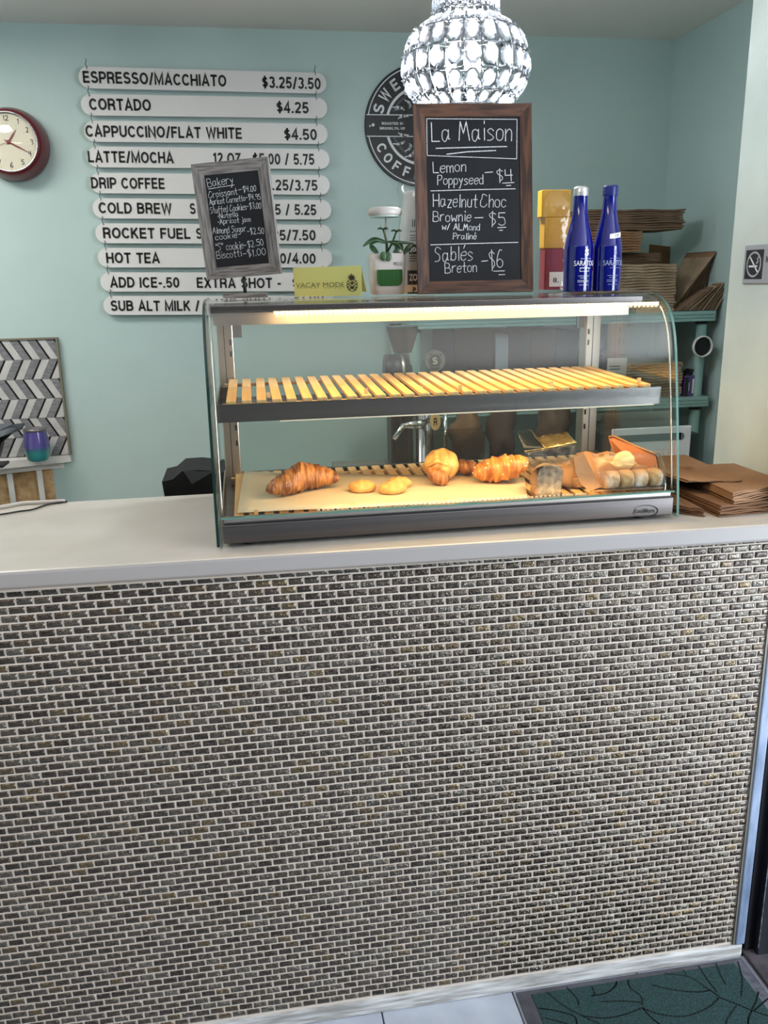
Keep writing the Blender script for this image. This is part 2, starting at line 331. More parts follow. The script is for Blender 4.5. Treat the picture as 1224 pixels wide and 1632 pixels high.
# mosaic glass: dark foil-backed tiles, each its own tone
def mosaic():
    m = bpy.data.materials.new('mosaic_glass'); m.use_nodes = True; nt = m.node_tree; N = nt.nodes; L = nt.links
    b = N['Principled BSDF']; g = N.new('ShaderNodeNewGeometry'); oi = N.new('ShaderNodeObjectInfo')
    a = N.new('ShaderNodeMath'); a.operation = 'ADD'; fr = N.new('ShaderNodeMath'); fr.operation = 'FRACT'
    L.new(g.outputs['Random Per Island'], a.inputs[0]); L.new(oi.outputs['Random'], a.inputs[1]); L.new(a.outputs[0], fr.inputs[0])
    r = N.new('ShaderNodeValToRGB'); L.new(fr.outputs[0], r.inputs[0]); e = r.color_ramp.elements
    e[0].position = 0; e[0].color = col(78, 69, 61); e[1].position = 1; e[1].color = col(112, 98, 74)
    for p, c in ((.3, col(92, 84, 74)), (.55, col(64, 56, 50)), (.8, col(110, 104, 95)), (.93, col(88, 76, 62))): x = e.new(p); x.color = c
    L.new(r.outputs[0], b.inputs['Base Color']); b.inputs['Metallic'].default_value = .95; b.inputs['Roughness'].default_value = .06
    tc = N.new('ShaderNodeTexCoord'); mp = N.new('ShaderNodeMapping'); mp.inputs['Scale'].default_value = (1, 1, 1.6)
    L.new(tc.outputs['Object'], mp.inputs[0]); n = N.new('ShaderNodeTexNoise'); n.inputs['Scale'].default_value = 105; n.inputs['Detail'].default_value = 1.5; n.inputs['Distortion'].default_value = 3.0
    L.new(mp.outputs[0], n.inputs['Vector']); bp = N.new('ShaderNodeBump'); bp.inputs['Strength'].default_value = 1.0; bp.inputs['Distance'].default_value = .0022
    L.new(n.outputs['Fac'], bp.inputs['Height']); L.new(bp.outputs[0], b.inputs['Normal'])
    b.inputs['Coat Weight'].default_value = .5; b.inputs['Coat Roughness'].default_value = .03; return m
M_mosaic = mosaic()

# ---------------------------------------------------------------- the room
CZ = 2.43; YB = 1.90; XR = 2.16; XL = -2.6; YF = -3.8; XE = 3.0
struct('floor', MB().box(XL, XE, YF, YB, -.03, -.004), mat('floor_joint', col(70, 72, 74), .8))
struct('ceiling', MB().box(XL-.1, XE+.1, YF-.1, YB+.1, CZ, CZ+.05), M_ceil)
struct('wall_back', MB().box(XL, XR+.1, YB, YB+.1, 0, CZ), M_teal)
struct('wall_right', MB().box(XR, XR+.1, .395, YB, 0, CZ), M_teal)
struct('wall_left', MB().box(XL-.1, XL, YF, YB, 0, CZ), M_teal)
struct('wall_pier', MB().box(1.57, XR, .03, .395, 0, CZ).box(XR, XE, .03, .395, 0, CZ), M_pier)
# street side: low wall, piers and lintel round a shop window and the side door opening
M_far = mat('charcoal_wall_paint', col(74, 70, 66), .7)
struct('wall_front', MB().box(XL, -1.9, YF-.1, YF, 0, CZ).box(-1.9, XE, YF-.1, YF, 0, CZ), M_far)
struct('wall_side', MB().box(XE, XE+.1, YF, -2.9, 0, CZ).box(XE, XE+.1, -.5, .3, 0, CZ).box(XE, XE+.1, -2.9, -.5, 2.3, CZ), M_far)
# floor tiles, grey stoneware, laid in a grid
fl = bpy.data.objects['floor']
M_ftile = mat('floor_tile', col(176, 182, 192), .38, noise=11, c2=col(160, 166, 178), bump=(30, .05))
tm = MB().box(-.148, .148, -.298, .298, -.012, 0, bev=.0015).mesh('floor_tile'); tm.materials.append(M_ftile)
for i in range(-9, 8):
    for j in range(0, 6):
        cx = .651+.15+i*.299
        piece('tile', tm, fl, (cx, -.298-.0-j*.6+.0, 0))
# raised stone threshold and black door frame by the counter's end
M_thr = mat('threshold_stone', col(74, 68, 72), .6, noise=30, c2=col(48, 46, 50), bump=(60, .5))
struct('trim_1', MB().box(1.518, 2.3, -1.3, .03, 0, .010, bev=.003), M_thr)
dj = mat('door_jamb_paint', col(30, 31, 38), .35, noise=40, c2=col(20, 21, 26), stretch=(1, 1, .1), bump=(20, .3))
d1 = struct('door_1', MB().box(1.545, 1.62, -.015, .03, 0, 2.3, bev=.003).box(1.524, 1.545, .004, .03, 0, 2.3), dj)
part('door_panel', MB().box(1.62, 2.3, -.005, .025, .01, 2.2, bev=.003), dj, d1)
part('worn_edge', MB().box(1.5445, 1.5465, -.0158, -.0142, .03, 1.0), mat('scraped_metal', col(150, 155, 160), .4, metal=.6, noise=60, c2=col(40, 40, 46)), d1)
part('door_bead', MB().box(1.585, 1.588, -.018, -.014, .02, 1.1), M_dark, d1)

# ---------------------------------------------------------------- the counter
TW, TH = .030, .01584; ZR0 = 1.035; CT = 1.078
ctr = thing('service_counter', 'waist-high service counter fronted with dark mosaic glass bricks and a cream top', 'counter', (.5, .25, 0))
part('carcass', MB().box(-.95, 1.50, .008, .46, .0, 1.044), mat('counter_side', col(190, 185, 178), .6), ctr)
part('grout_bed', MB().box(-.95, 1.4875, -.0008, .0085, .03, 1.0445), M_grout, ctr)
NX = 40; top = []
for k in range(NX+1):
    x = -.95+(1.57+.95)*k/NX; yf = -.006-.029*max(0, x)/1.24
    pr = [(yf+.002, 1.0445), (yf, 1.049), (yf, 1.072), (yf+.002, 1.0765), (yf+.006, CT), (.2, CT), (.485, CT), (.487, CT-.003), (.487, 1.0445)]
    top.append([(x, a, b) for a, b in pr])
tb = MB().sheet([list(r) for r in top], smooth=False); tb.f.append(tuple(range(9))); tb.sm.append(False); n0 = NX*9; tb.f.append(tuple(range(n0+8, n0-1, -1))); tb.sm.append(False)
tb.add([top[0][0], top[0][8], top[NX][8], top[NX][0]], [(0, 1, 2, 3)])
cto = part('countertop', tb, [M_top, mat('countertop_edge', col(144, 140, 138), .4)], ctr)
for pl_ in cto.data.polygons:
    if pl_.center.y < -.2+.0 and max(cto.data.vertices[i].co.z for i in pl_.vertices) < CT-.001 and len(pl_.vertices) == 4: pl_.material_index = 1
M_worn = mat('worn_white_paint', col(190, 190, 190), .6, noise=45, c2=col(132, 130, 126), stretch=(.25, 1, 3), bump=(70, .3))
part('base_strip', MB().box(-.95, 1.512, -.006, .02, 0, .040, bev=.006), M_worn, ctr, label='worn white painted strip along the foot of the counter')
M_trimb = mat('corner_strip_paint', col(146, 160, 184), .4, noise=26, c2=col(88, 104, 128), stretch=(1, 1, .2), bump=(30, .3))
part('corner_strip', MB().box(1.491, 1.514, -.008, .03, .040, 1.044, bev=.003), M_trimb, ctr, label='vertical metal strip at the right end of the tiling')
part('corner_strip_edge', MB().box(1.486, 1.491, -.005, .008, .040, 1.044), mat('dull_metal', col(120, 118, 112), .5, metal=.5), ctr)
# mosaic bricks: eight hand-rippled shapes, dealt out at random
def brick_mesh(seed, cut=1.0):
    r = random.Random(seed); mb = MB(); w = .0262*cut; h = .0122; nx = 8; nz = 4; e = .0007
    g = []; ph = r.uniform(0, 6); ph2 = r.uniform(0, 6)
    for j in range(nz+1):
        row = []
        for i in range(nx+1):
            x = (i/nx-.5); z = (j/nz-.5); ed = (i in (0, nx) or j in (0, nz))
            d = .0007*sin(6*x+ph)*cos(5*z+ph2)+r.uniform(-.00022, .00022)
            row.append((x*w, -.0028+(.0007 if ed else d*.6)+.0014*z*z, z*h))
        g.append(row)
    mb.sheet(g, smooth=True)
    b = [g[0][i] for i in range(nx+1)]+[g[j][nx] for j in range(1, nz+1)]+[g[nz][i] for i in range(nx-1, -1, -1)]+[g[j][0] for j in range(nz-1, 0, -1)]
    n = len(mb.v); mb.v += [V((p[0], .0012, p[2])) for p in b]; m = len(b); ib = [i for i in range(nx+1)]+[j*(nx+1)+nx for j in range(1, nz+1)]+[nz*(nx+1)+i for i in range(nx-1, -1, -1)]+[j*(nx+1) for j in range(nz-1, 0, -1)]
    mb.f += [(ib[k], n+k, n+(k+1) % m, ib[(k+1) % m]) for k in range(m)]; mb.sm += [False]*m
    return mb
bm_ = [brick_mesh(i) for i in range(10)]; half = [brick_mesh(50+i, .46) for i in range(3)]
bmesh_ = [b.mesh('mosaic_brick') for b in bm_]
for m_ in bmesh_: m_.materials.append(M_mosaic)
spots = []; rg = random.Random(7)
for r in range(63):
    z = ZR0-r*TH; off = TW/2 if r % 2 else 0
    for i in range(-31, 51):
        x = (i+.5)*TW+off
        if x < -.93: continue
        if x+TW/2-.002 > 1.487:
            if x-TW/2 < 1.474: spots.append((x-TW/4+.001, z, True))
            continue
        spots.append((x, z, False))
def inview(x, z):
    a = to_px((x-.013, 0, z)); b = to_px((x+.013, 0, z)); return (0 < a[0] < 1224 and 0 < b[0] < 1224 and 5 < a[1] < 1627)
sized = sorted([(-(to_px((s[0]+.013, 0, s[1]))[0]-to_px((s[0]-.013, 0, s[1]))[0])*(to_px((s[0], 0, s[1]-.006))[1]-to_px((s[0], 0, s[1]+.006))[1]), k) for k, s in enumerate(spots) if not s[2] and inview(s[0], s[1])])
big = {k for _, k in sized[:300]}
rest = MB()
for k, (x, z, h_) in enumerate(spots):
    jx = rg.uniform(-.0004, .0004); jz = rg.uniform(-.0003, .0003); ry = rg.uniform(-.012, .012); rx = rg.uniform(-.02, .02); rz = rg.uniform(-.02, .02)
    if k in big:
        piece('brick', rg.choice(bmesh_), ctr, V((x+jx, 0, z+jz))-V((.5, .25, 0)), (rx, ry, rz))
    else:
        src = rg.choice(half if h_ else bm_)
        rest.add(src.v, src.f, True, Matrix.Translation((x+jx, 0, z+jz)) @ Euler((rx, ry, rz)).to_matrix().to_4x4())
part('mosaic_bricks', rest, M_mosaic, ctr, kind='stuff')

# ---------------------------------------------------------------- door mat
mt = thing('door_mat', 'dark green carpet door mat with leaf veins and a ribbed grey rubber rim', 'mat', (1.23, -.6, 0))
mx0, mx1, my0, my1 = .957, 1.508, -1.25, -.009
rub = mat('grey_rubber', col(84, 84, 92), .6, noise=40, c2=col(66, 66, 74))
rim = MB()
o_ = [(mx0, my0), (mx1, my0), (mx1, my1), (mx0, my1)]; q_ = .034
i_ = [(mx0+.029, my0+.018), (mx1-.030, my0+.018), (mx1-.030, my1-.019), (mx0+.029, my1-.019)]
for k in range(4):
    a, b = o_[k], o_[(k+1) % 4]; c, d = i_[(k+1) % 4], i_[k]
    rim.add([(*a, .0005), (*b, .0005), (*c, .0005), (*d, .0005), (*a, .004), (*b, .004), (*c, .011), (*d, .011)], [(0, 1, 5, 4), (4, 5, 6, 7), (7, 6, 2, 3), (3, 2, 1, 0)])
part('rubber_rim', rim, rub, mt)
rb = MB()
for k in range(60): y = my1-.01-k*.0205; rb.box(mx1-.030, mx1-.006, y-.006, y, .004, .0095)
part('rim_ribs', rb, rub, mt, kind='stuff')
M_carpet = mat('green_pile', col(34, 66, 66), .95, noise=260, c2=col(20, 42, 44), bump=(420, .9, .003))
part('carpet', MB().box(mx0+.029, mx1-.030, my0+.018, my1-.019, .002, .0125, bev=.002), M_carpet, mt)
vein = MB(); M_vein = mat('pressed_vein', col(10, 24, 24), .95)
for ln in ([(205, 580), (280, 640), (370, 690), (450, 727)], [(370, 690), (470, 700), (560, 685), (640, 655)], [(300, 560), (345, 610), (352, 640)], [(415, 555), (425, 590), (412, 598)], [(412, 598), (480, 585), (520, 555), (528, 532)],
           [(580, 525), (590, 560), (640, 600), (645, 640)], [(645, 650), (690, 700), (725, 727)], [(645, 655), (740, 685), (850, 690), (950, 650), (1000, 605)], [(750, 495), (860, 510), (940, 560), (1000, 600)], [(690, 548), (800, 572), (900, 580), (955, 573)],
           [(455, 625), (560, 622), (640, 628)], [(905, 460), (950, 530), (990, 580)], [(985, 450), (1010, 510), (1030, 545)], [(1000, 605), (1080, 635), (1150, 665), (1224, 690)], [(1085, 440), (1105, 520), (1100, 600)], [(1150, 660), (1170, 620), (1180, 580)],
           [(170, 655), (240, 665), (330, 690), (345, 727)], [(850, 500), (835, 480)], [(1080, 640), (1040, 700), (1030, 727)], [(1150, 665), (1135, 700), (1133, 727)], [(1224, 610), (1190, 640), (1160, 665)], [(200, 700), (260, 715), (300, 727)]):
    P = catmull([tuple(atZ(800+a/2.887, 1380+b/2.887, .0128)) for a, b in ln], 6); ribbon(vein, P, .0035, V((0, 0, 1)))
for kx in range(7):   # the same veins carried on down the mat
    y = -.25-kx*.13; P = catmull([(mx0+.05, y, .0128), (mx0+.2, y+.05*(-1)**kx, .0128), (mx0+.33, y-.03, .0128), (mx1-.05, y+.04, .0128)], 6); ribbon(vein, P, .0035, V((0, 0, 1)))
    P = catmull([(mx0+.2, y+.04*(-1)**kx, .0128), (mx0+.27, y-.05, .0128), (mx0+.3, y-.12, .0128)], 6); ribbon(vein, P, .0035, V((0, 0, 1)))
part('leaf_veins', vein, M_vein, mt, kind='stuff')

# ---------------------------------------------------------------- glass display case
TOP = 1.526; X0, X1 = .373, 1.285; BK = .485
prof = [(.036, 1.084), (.043, 1.14), (.058, 1.235), (.075, 1.329), (.091, 1.410), (.107, 1.458), (.127, 1.488), (.150, 1.505), (.175, 1.515), (.205, 1.521), (.24, 1.524), (.30, TOP), (BK, TOP)]
def prof_pts(d=0, z0=1.084, n=4):
    P = [p for p in catmull([(a, b) for a, b in prof], n) if p[1] >= z0]; out = []
    for i, p in enumerate(P):
        a = V(P[max(i-1, 0)]); b = V(P[min(i+1, len(P)-1)]); t = (b-a).normalized(); nn = V((t.y, -t.x)); out.append((p[0]+nn.x*d, p[1]+nn.y*d))
    return out
case = thing('display_case', 'countertop pastry display case with curved glass, steel base, lit strip and two slatted shelves', 'display case', (.83, .26, CT))
cb = MB().box(X0+.008, X1-.008, .040, .052, 1.088, 1.124, bev=.002)
part('base_panel', cb, mat('base_steel', col(122, 117, 116), .34, metal=1, noise=60, c2=col(104, 100, 98), stretch=(.02, 1, 1), bump=(90, .08, .0005)), case)
part('base_tray', MB().box(X0+.008, X1-.008, .052, BK, 1.088, 1.112), M_steel, case)
part('front_rail', MB().box(X0+.012, X1-.012, .046, .060, 1.1245, 1.136, bev=.001), M_steelv, case)
part('painted_gap_shade', MB().box(X0+.012, X1-.012, .043, .05, 1.1235, 1.1265), M_black, case)  # black strip: the shade of the joint put into colour
for x in (.43, 1.22):
    for y in (.075, .43): part('foot', MB().lathe([(.014, 0), (.016, .004), (.013, .0101)], 16, (x, y, CT)), M_dark, case)
# side glass with green cut edges
for nm, xa in (('left', X0-.004), ('right', X1-.001)):
    P = prof_pts(0); out = [(xa, a, b) for a, b in P]+[(xa, BK, 1.084)]
    sg = MB().prism(out, (.005, 0, 0)); g = part('side_glass', sg, [M_glass, M_edge if nm == 'left' else M_edge2], case)
    for k, pl in enumerate(g.data.polygons):
        if len(pl.vertices) == 4: pl.material_index = 1
fp = prof_pts(.0025, 1.134); fo = prof_pts(.0065, 1.134)
gr = [[(X0+.006, a, b), (X1-.004, a, b)] for a, b in fp]; go = [[(X0+.006, a, b), (X1-.004, a, b)] for a, b in fo]
fg = MB().sheet(gr).sheet(go); part('curved_front_glass', fg, M_glass, case)
part('front_glass_edge', MB().box(X0+.006, X1-.004, fp[0][0]-.001, fo[0][0]+.003, 1.1335, 1.1365), M_edge2, case)
# thin steel bead where side and front glass meet
for x in (X0+.009, X1-.008): part('glass_bead', MB().tube([(x, a+.003, b) for a, b in prof_pts(.006, 1.134)], .0018, 6), M_steelv, case)
# steel uprights, rear frame and sliding doors
for s, x in ((0, X0+.010), (1, X1-.046)):
    up = part('upright', MB().box(x, x+.036, .432, .474, 1.11, 1.512, bev=.002), M_steelv, case)
    part('reflection_edge_line', MB().box(x+.016, x+.0175, .4312, .4325, 1.12, 1.50), M_dark, up)  # dark line painted for the edge of a reflection in the side glass
    part('hanging_bracket', MB().box(x+(.036 if s == 0 else -.020), x+(.056 if s == 0 else 0), .44, .446, 1.44, 1.485).box(x+(.052 if s == 0 else -.020), x+(.056 if s == 0 else -.016), .432, .446, 1.44, 1.485), M_chrome, up)
    sl = MB()
    for z in (1.20, 1.235, 1.27, 1.40, 1.425): sl.tube([(x+.030 if s == 0 else x+.006, .431, z), (x+.030 if s == 0 else x+.006, .431, z+.012)], .0022, 8)
    part('shelf_slot', sl, M_dark, up, kind='stuff')
# side frames seen through the end glass
part('side_lining', MB().box(X0+.0075, X0+.010, .075, .432, 1.112, 1.145), M_steelv, case)
part('side_lining', MB().box(X1-.010, X1-.0075, .075, .432, 1.112, 1.145), M_steelv, case)
part('rear_frame', MB().box(X0+.010, X1-.010, .458, .476, 1.495, 1.515).box(X0+.010, X1-.010, .458, .476, 1.112, 1.130), M_steel, case)
for a, b, y in ((X0+.03, .84, .466), (.82, X1-.03, .472)): part('rear_door', MB().box(a, b, y, y+.004, 1.13, 1.495), glassmat('rear_glass', (.92, .94, .92), .35, .012, .3), case)
# header channel with its light strip
part('header', MB().box(X0+.010, 1.243, .160, .30, 1.502, 1.516, bev=.001), M_steel, case)
part('header_lip', MB().box(X0+.010, X1-.010, .290, .296, 1.474, 1.5015), M_steelv, case)
M_led = mat('lamp_strip', col(255, 240, 210), .4, emit=((1, .72, .34, 1), 22))
M_ledh = mat('lamp_strip_housing', col(230, 215, 190), .4, emit=((1, .72, .36, 1), .12))
part('light_strip', MB().box(.50, X1-.012, .150, .159, 1.4975, 1.5045), M_ledh, case)
ld = MB(); k = 0
while .504+k*.0092 < X1-.016: x = .504+k*.0092; ld.box(x, x+.0045, .1492, .1502, 1.499, 1.503); k += 1
part('light_dots', ld, M_led, case, kind='stuff')
ld2 = MB(); k = 0
while .56+k*.0092 < 1.10: x = .56+k*.0092; ld2.box(x, x+.005, .0585, .0600, 1.1365, 1.139); k += 1
part('light_dots', ld2, M_ledh, case, kind='stuff')
area('case_strip_light', (.90, .155, 1.4965), (.90, .20, 1.2), .78, .008, 3.4, (1, .66, .30))
part('light_strip', MB().box(.50, X1-.03, .106, .112, 1.3025, 1.3055), M_ledh, case)
area('case_strip_light', (.92, .109, 1.3015), (.92, .17, 1.1), .72, .005, 2.1, (1, .62, .26))
area('case_strip_light', (.86, .0625, 1.139), (.86, .25, 1.22), .56, .006, .25, (1, .66, .32))
# shelves
def slat_shelf(nm, zf, tilt, y0, y1, z_board, xs0, pitch, n, w_):
    sh = part(nm, MB(), M_steel, case) if False else None
    return sh
shelf = part('shelf_tray', MB().box(X0+.010, X1-.020, .100, .104, 1.306, 1.3395).box(X0+.010, X1-.020, .104, .44, 1.306, 1.309).box(X0+.010, X0+.013, .104, .44, 1.306, 1.3395).box(X1-.023, X1-.020, .104, .44, 1.306, 1.3395), M_steel, case)
part('slat_batten', MB().box(.395, 1.235, .125, .14, 1.330, 1.336).box(.395, 1.235, .40, .415, 1.337, 1.343), M_slat, shelf)
sm_ = MB().box(-.009, .009, -.15, .165, -.0035, .0035, bev=.0008).mesh('slat'); sm_.materials.append(M_slat)
I = WM[case.name].inverted(); rg = random.Random(3)
for k in range(30):
    x = .413+k*.02845+rg.uniform(-.0008, .0008)
    piece('slat', sm_, shelf, I @ V((x, .258, 1.3450)), (radians(1.2), 0, radians(rg.uniform(-.4, .4)-.6)))
for k in range(5): piece('shelf_peg', (pg := MB().box(-.0035, .0035, -.002, .002, 0, .010)).mesh('shelf_peg'), shelf, I @ V((.482+k*.187, .128, 1.3455))).data.materials.append(M_slat)
low = part('lower_shelf', MB().box(.395, 1.262, .085, .10, 1.1125, 1.1225).box(.395, 1.262, .41, .425, 1.1125, 1.1285), M_slat, case)
sm2 = MB().box(-.009, .009, -.18, .188, -.0035, .0035, bev=.0008).mesh('slat'); sm2.materials.append(M_slat)
for k in range(30):
    x = .413+k*.02875+rg.uniform(-.0006, .0006)
    piece('slat', sm2, low, I @ V((x, .252, 1.1285)), (radians(1.0), 0, radians(-.4)))
for k in range(5): piece('shelf_peg', (pg := MB().box(-.0035, .0035, -.002, .002, 0, .010)).mesh('shelf_peg'), low, I @ V((.445+k*.187, .090, 1.128))).data.materials.append(M_slat)
# maker's name on the base panel
nm_ = MB(); n_ = V((0, -1, 0)); Y_ = .0398
put_text(nm_, 'KoolMore', atY(1010, 818, Y_), atY(1043, 816.5, Y_), .0085, n_, bold=.02)
P = []
for k in range(29): a = radians(150-k*11.5); P.append(atY(1028+20*cos(a), 814.5-9.2*sin(a)-.04*(20*cos(a)), Y_))
for k in range(len(P)-1):
    wd = .0005+.0022*max(0, sin(pi*k/28))**1.5; ribbon(nm_, [P[k]+n_*.0004, P[k+1]+n_*.0004], wd, n_)
part('maker_name', nm_, M_ink, case)

# ---------------------------------------------------------------- things in the case
LZ = 1.1335
def gridxy(f, nx, ny, thick): return MB().sheet([[f(i/nx, j/ny) for i in range(nx+1)] for j in range(ny+1)], True, thick)
pA, pB, pC, pD = atZ(378, 818, 1.133), atZ(841, 797, 1.133), atZ(836, 762, 1.136), atZ(389, 752, 1.136)
pp = gridxy(lambda u, v: tuple((pA*(1-u)+pB*u)*(1-v)+(pD*(1-u)+pC*u)*v+V((0, 0, .0005+.0008*sin(9*u+5*v)**2))), 24, 8, (0, 0, .0006))
solo('baking_paper', pp, mat('baking_paper', col(240, 222, 186), .6, alpha=.66, bump=(30, .2)), 'sheet of translucent baking paper on the lower shelf under the pastries', 'paper')
M_crust = mat('baked_crust', col(186, 124, 66), .48, noise=26, c2=col(112, 62, 30), stretch=(5, .9, .9), bump=(60, .9, .003), coat=.15, ramp=(.4, .62))
M_crusty = mat('egg_glazed_crust', col(214, 150, 74), .35, noise=22, c2=col(160, 88, 38), stretch=(5, .9, .9), bump=(50, .8, .003), coat=.3, ramp=(.42, .66))
M_crustp = mat('pale_crust', col(226, 180, 104), .45, noise=24, c2=col(180, 108, 46), stretch=(3, 1, 1.5), bump=(50, .9, .003), ramp=(.4, .7))
M_cookie = mat('butter_cookie', col(222, 174, 102), .7, noise=70, c2=col(204, 148, 78), bump=(160, .7, .0015))
def croissant(spine, rad, nridge, seg=26, n=90, skew=.35, amp=.17, sq=.9, pw=.62):
    mb = MB(); P = [V(p) for p in catmull([tuple(p) for p in spine], 24)]; n = len(P); vs = []; fs = []
    for i, p in enumerate(P):
        d = (P[min(i+1, n-1)]-P[max(i-1, 0)]).normalized(); a = d.cross(V((0, 0, 1))).normalized(); b = a.cross(d).normalized()
        t = i/(n-1)
        for k in range(seg):
            th = 2*pi*k/seg; tt = t+skew*.06*cos(th); c = abs(tt-.5)*2; ph = (c*nridge/2) % 1
            env = rad*max(.02, (1-abs(2*t-1)**2.0))**pw
            rr = env*(1+amp*(ph**1.3)-amp*.5+.022*sin(th*5+t*30)+.012*sin(th*11-t*70))
            q = p+a*rr*cos(th)+b*rr*sin(th)*sq; vs.append(q)
    for i in range(n-1):
        for k in range(seg): k2 = (k+1) % seg; fs.append((i*seg+k, i*seg+k2, (i+1)*seg+k2, (i+1)*seg+k))
    fs += [tuple(range(seg))[::-1], tuple((n-1)*seg+k for k in range(seg))]
    mb.add(vs, fs, True); return mb
def settle(mb, z):
    m = min(p.z for p in mb.v)
    for p in mb.v:
        p.z += z-m
        if p.z < z+.004: p.z = z+.0005+max(0, (p.z-z))*.4
    return mb
ZP = 1.1355
c1 = croissant([atZ(424, 785, 1.15), atZ(450, 776, 1.155), atZ(484, 763, 1.162), atZ(516, 762, 1.158), atZ(542, 766, 1.153)], .0295, 11, amp=.15, pw=.80)
for p in c1.v:   # the overlapping tip of dough that stands up in the middle
    q = to_px(p); k = math.exp(-((q[0]-478)/8)**2); 
    if p.z > 1.168: p.z += .009*k
cr = solo('croissant', settle(c1, ZP), M_crust, 'large dark brown croissant alone at the left end of the lower shelf', 'croissant')
def cookie(px, py, wpx, label, lift=0, rot=0):
    c = atZ(px, py, ZP+.008); R = wpx/2/ (FPX/((c-EYE).dot(_f)))
    fn = lambda p: 1+.03*sin(5*math.atan2(p.y, p.x)+px)+.02*sin(14*p.x+3*p.y)
    b = MB().blob((c.x, c.y, 0), R, R*.80, .0145, 28, 12, fn); m = min(p.z for p in b.v)
    for p in b.v: p.z = ZP+lift+max(.0003, (p.z-m)*.9-.004)
    for p in b.v: 
        if p.z > ZP+lift+.016: p.z += .0012*sin((p.x-c.x)*520+(p.y-c.y)*200)
    return solo('almond_cookie', b, M_cookie, label, 'cookie', 'round almond cookies on the baking paper')
cookie(577.5, 777, 45, 'golden round cookie lying nearest to the large dark croissant')
cookie(625, 779, 46, 'golden round cookie in front of a second cookie it overlaps')
cookie(636, 772, 40, 'golden cookie half hidden behind the cookie in front of it', lift=.001)
# twisted pastry: a fat rounded body, a curl in front and a tail to the right
tw = thing('twisted_pastry', 'plump pale twisted pastry with a dark curled end and a tail to the right', 'pastry', atZ(708, 770, ZP))
b0 = atZ(704, 770, ZP); 
def twf(p): a = math.atan2(p.z, p.x+.3*p.y); return 1+.05*abs(sin(3*a+4*p.y))+.02*sin(11*p.x)
part('dough_body', settle(MB().blob((b0.x+.004, b0.y+.020, ZP+.034), .037, .034, .034, 30, 18, twf), ZP), M_crustp, tw)
q0 = atZ(706, 772, ZP)
part('curled_end', settle(croissant([(q0.x-.028, q0.y+.006, ZP+.034), (q0.x-.018, q0.y-.006, ZP+.024), (q0.x-.003, q0.y-.010, ZP+.018), (q0.x+.010, q0.y-.008, ZP+.012)], .017, 4, sq=1), ZP), M_crust, tw)
q1 = atZ(742, 757, ZP)
part('dough_tail', settle(croissant([(q1.x-.03, q1.y+.010, ZP+.024), (q1.x-.010, q1.y+.006, ZP+.018), (q1.x+.014, q1.y, ZP+.014), (q1.x+.026, q1.y-.002, ZP+.012)], .018, 4), ZP), M_crust, tw)
part('dough_fold', MB().tube([(b0.x-.030, b0.y-.001, ZP+.040), (b0.x-.012, b0.y-.010, ZP+.052), (b0.x+.008, b0.y-.011, ZP+.043), (b0.x+.022, b0.y-.008, ZP+.030)], [.003, .006, .006, .003], 8), M_crustp, tw)
sc_ = thing('sugared_croissant', 'orange glazed croissant sprinkled with pearl sugar', 'croissant', atZ(800, 765, ZP))
c3 = croissant([atZ(757, 762, 1.150), atZ(775, 757, 1.153), atZ(797, 753, 1.158), atZ(822, 748, 1.165), atZ(838, 738, 1.175)], .031, 8, amp=.17)
settle(c3, ZP); c3w = [p.copy() for p in c3.v]; part('crust', c3, M_crusty, sc_)
sg = MB(); r_ = random.Random(2); M_sugar = mat('pearl_sugar', col(252, 244, 226), .3)
cand = [p for p in c3w if p.z > ZP+.022 and p.y < atZ(800, 757, ZP).y+.03]
for k in range(26):
    p = r_.choice(cand); s = r_.uniform(.0008, .0014); sg.box(-s, s, -s, s, -s, s*1.3, Matrix.Translation(p) @ Euler((r_.random()*3, r_.random()*3, 0)).to_matrix().to_4x4())
part('pearl_sugar', sg, M_sugar, sc_, kind='stuff')

# wrapped chocolate loaf in a kraft sleeve, front right
M_loaf = mat('dark_cake', col(146, 128, 106), .75, noise=80, c2=col(92, 78, 64), bump=(140, .8, .002))
lf = thing('wrapped_loaf_slice', 'grey brown cake slice in clear film and kraft paper leaning at the front glass', 'cake', atZ(870, 790, ZP))
def px_prism(pts, y0, y1, tp=None):
    A = [atY(a, b, y0) for a, b in pts]; return MB().add(A+[p+V((0, y1-y0, 0)) for p in A], [tuple(range(len(A)))[::-1], tuple(range(len(A), 2*len(A)))]+[(i, (i+1) % len(A), len(A)+(i+1) % len(A), len(A)+i) for i in range(len(A))])
part('cake_slice', px_prism([(856, 791), (893, 789), (897, 750), (890, 743), (872, 742), (860, 748), (856, 760)], .082, .108), M_loaf, lf)
part('film_wrap', px_prism([(853, 793), (895, 791), (899, 750), (891, 740), (870, 739), (857, 746), (852, 760)], .077, .112), M_plas, lf)
kp = MB().sheet([[tuple(atY(845+ (3 if j % 2 else 0), 745+j*9, .10+.02*i)) if i == 0 else tuple(atY(856, 750+j*8, .076)) for i in range(2)] for j in range(6)], False, (0, .001, 0))
kp.sheet([[tuple(atY(848+i*8, 752-7*sin(pi*min(1, i/4.0))-i*1.0, .078+.03*j)+V((0, 0, .002*j))) for i in range(6)] for j in range(3)], False, (0, 0, .0008))
part('kraft_sleeve', kp, M_kraft, lf)

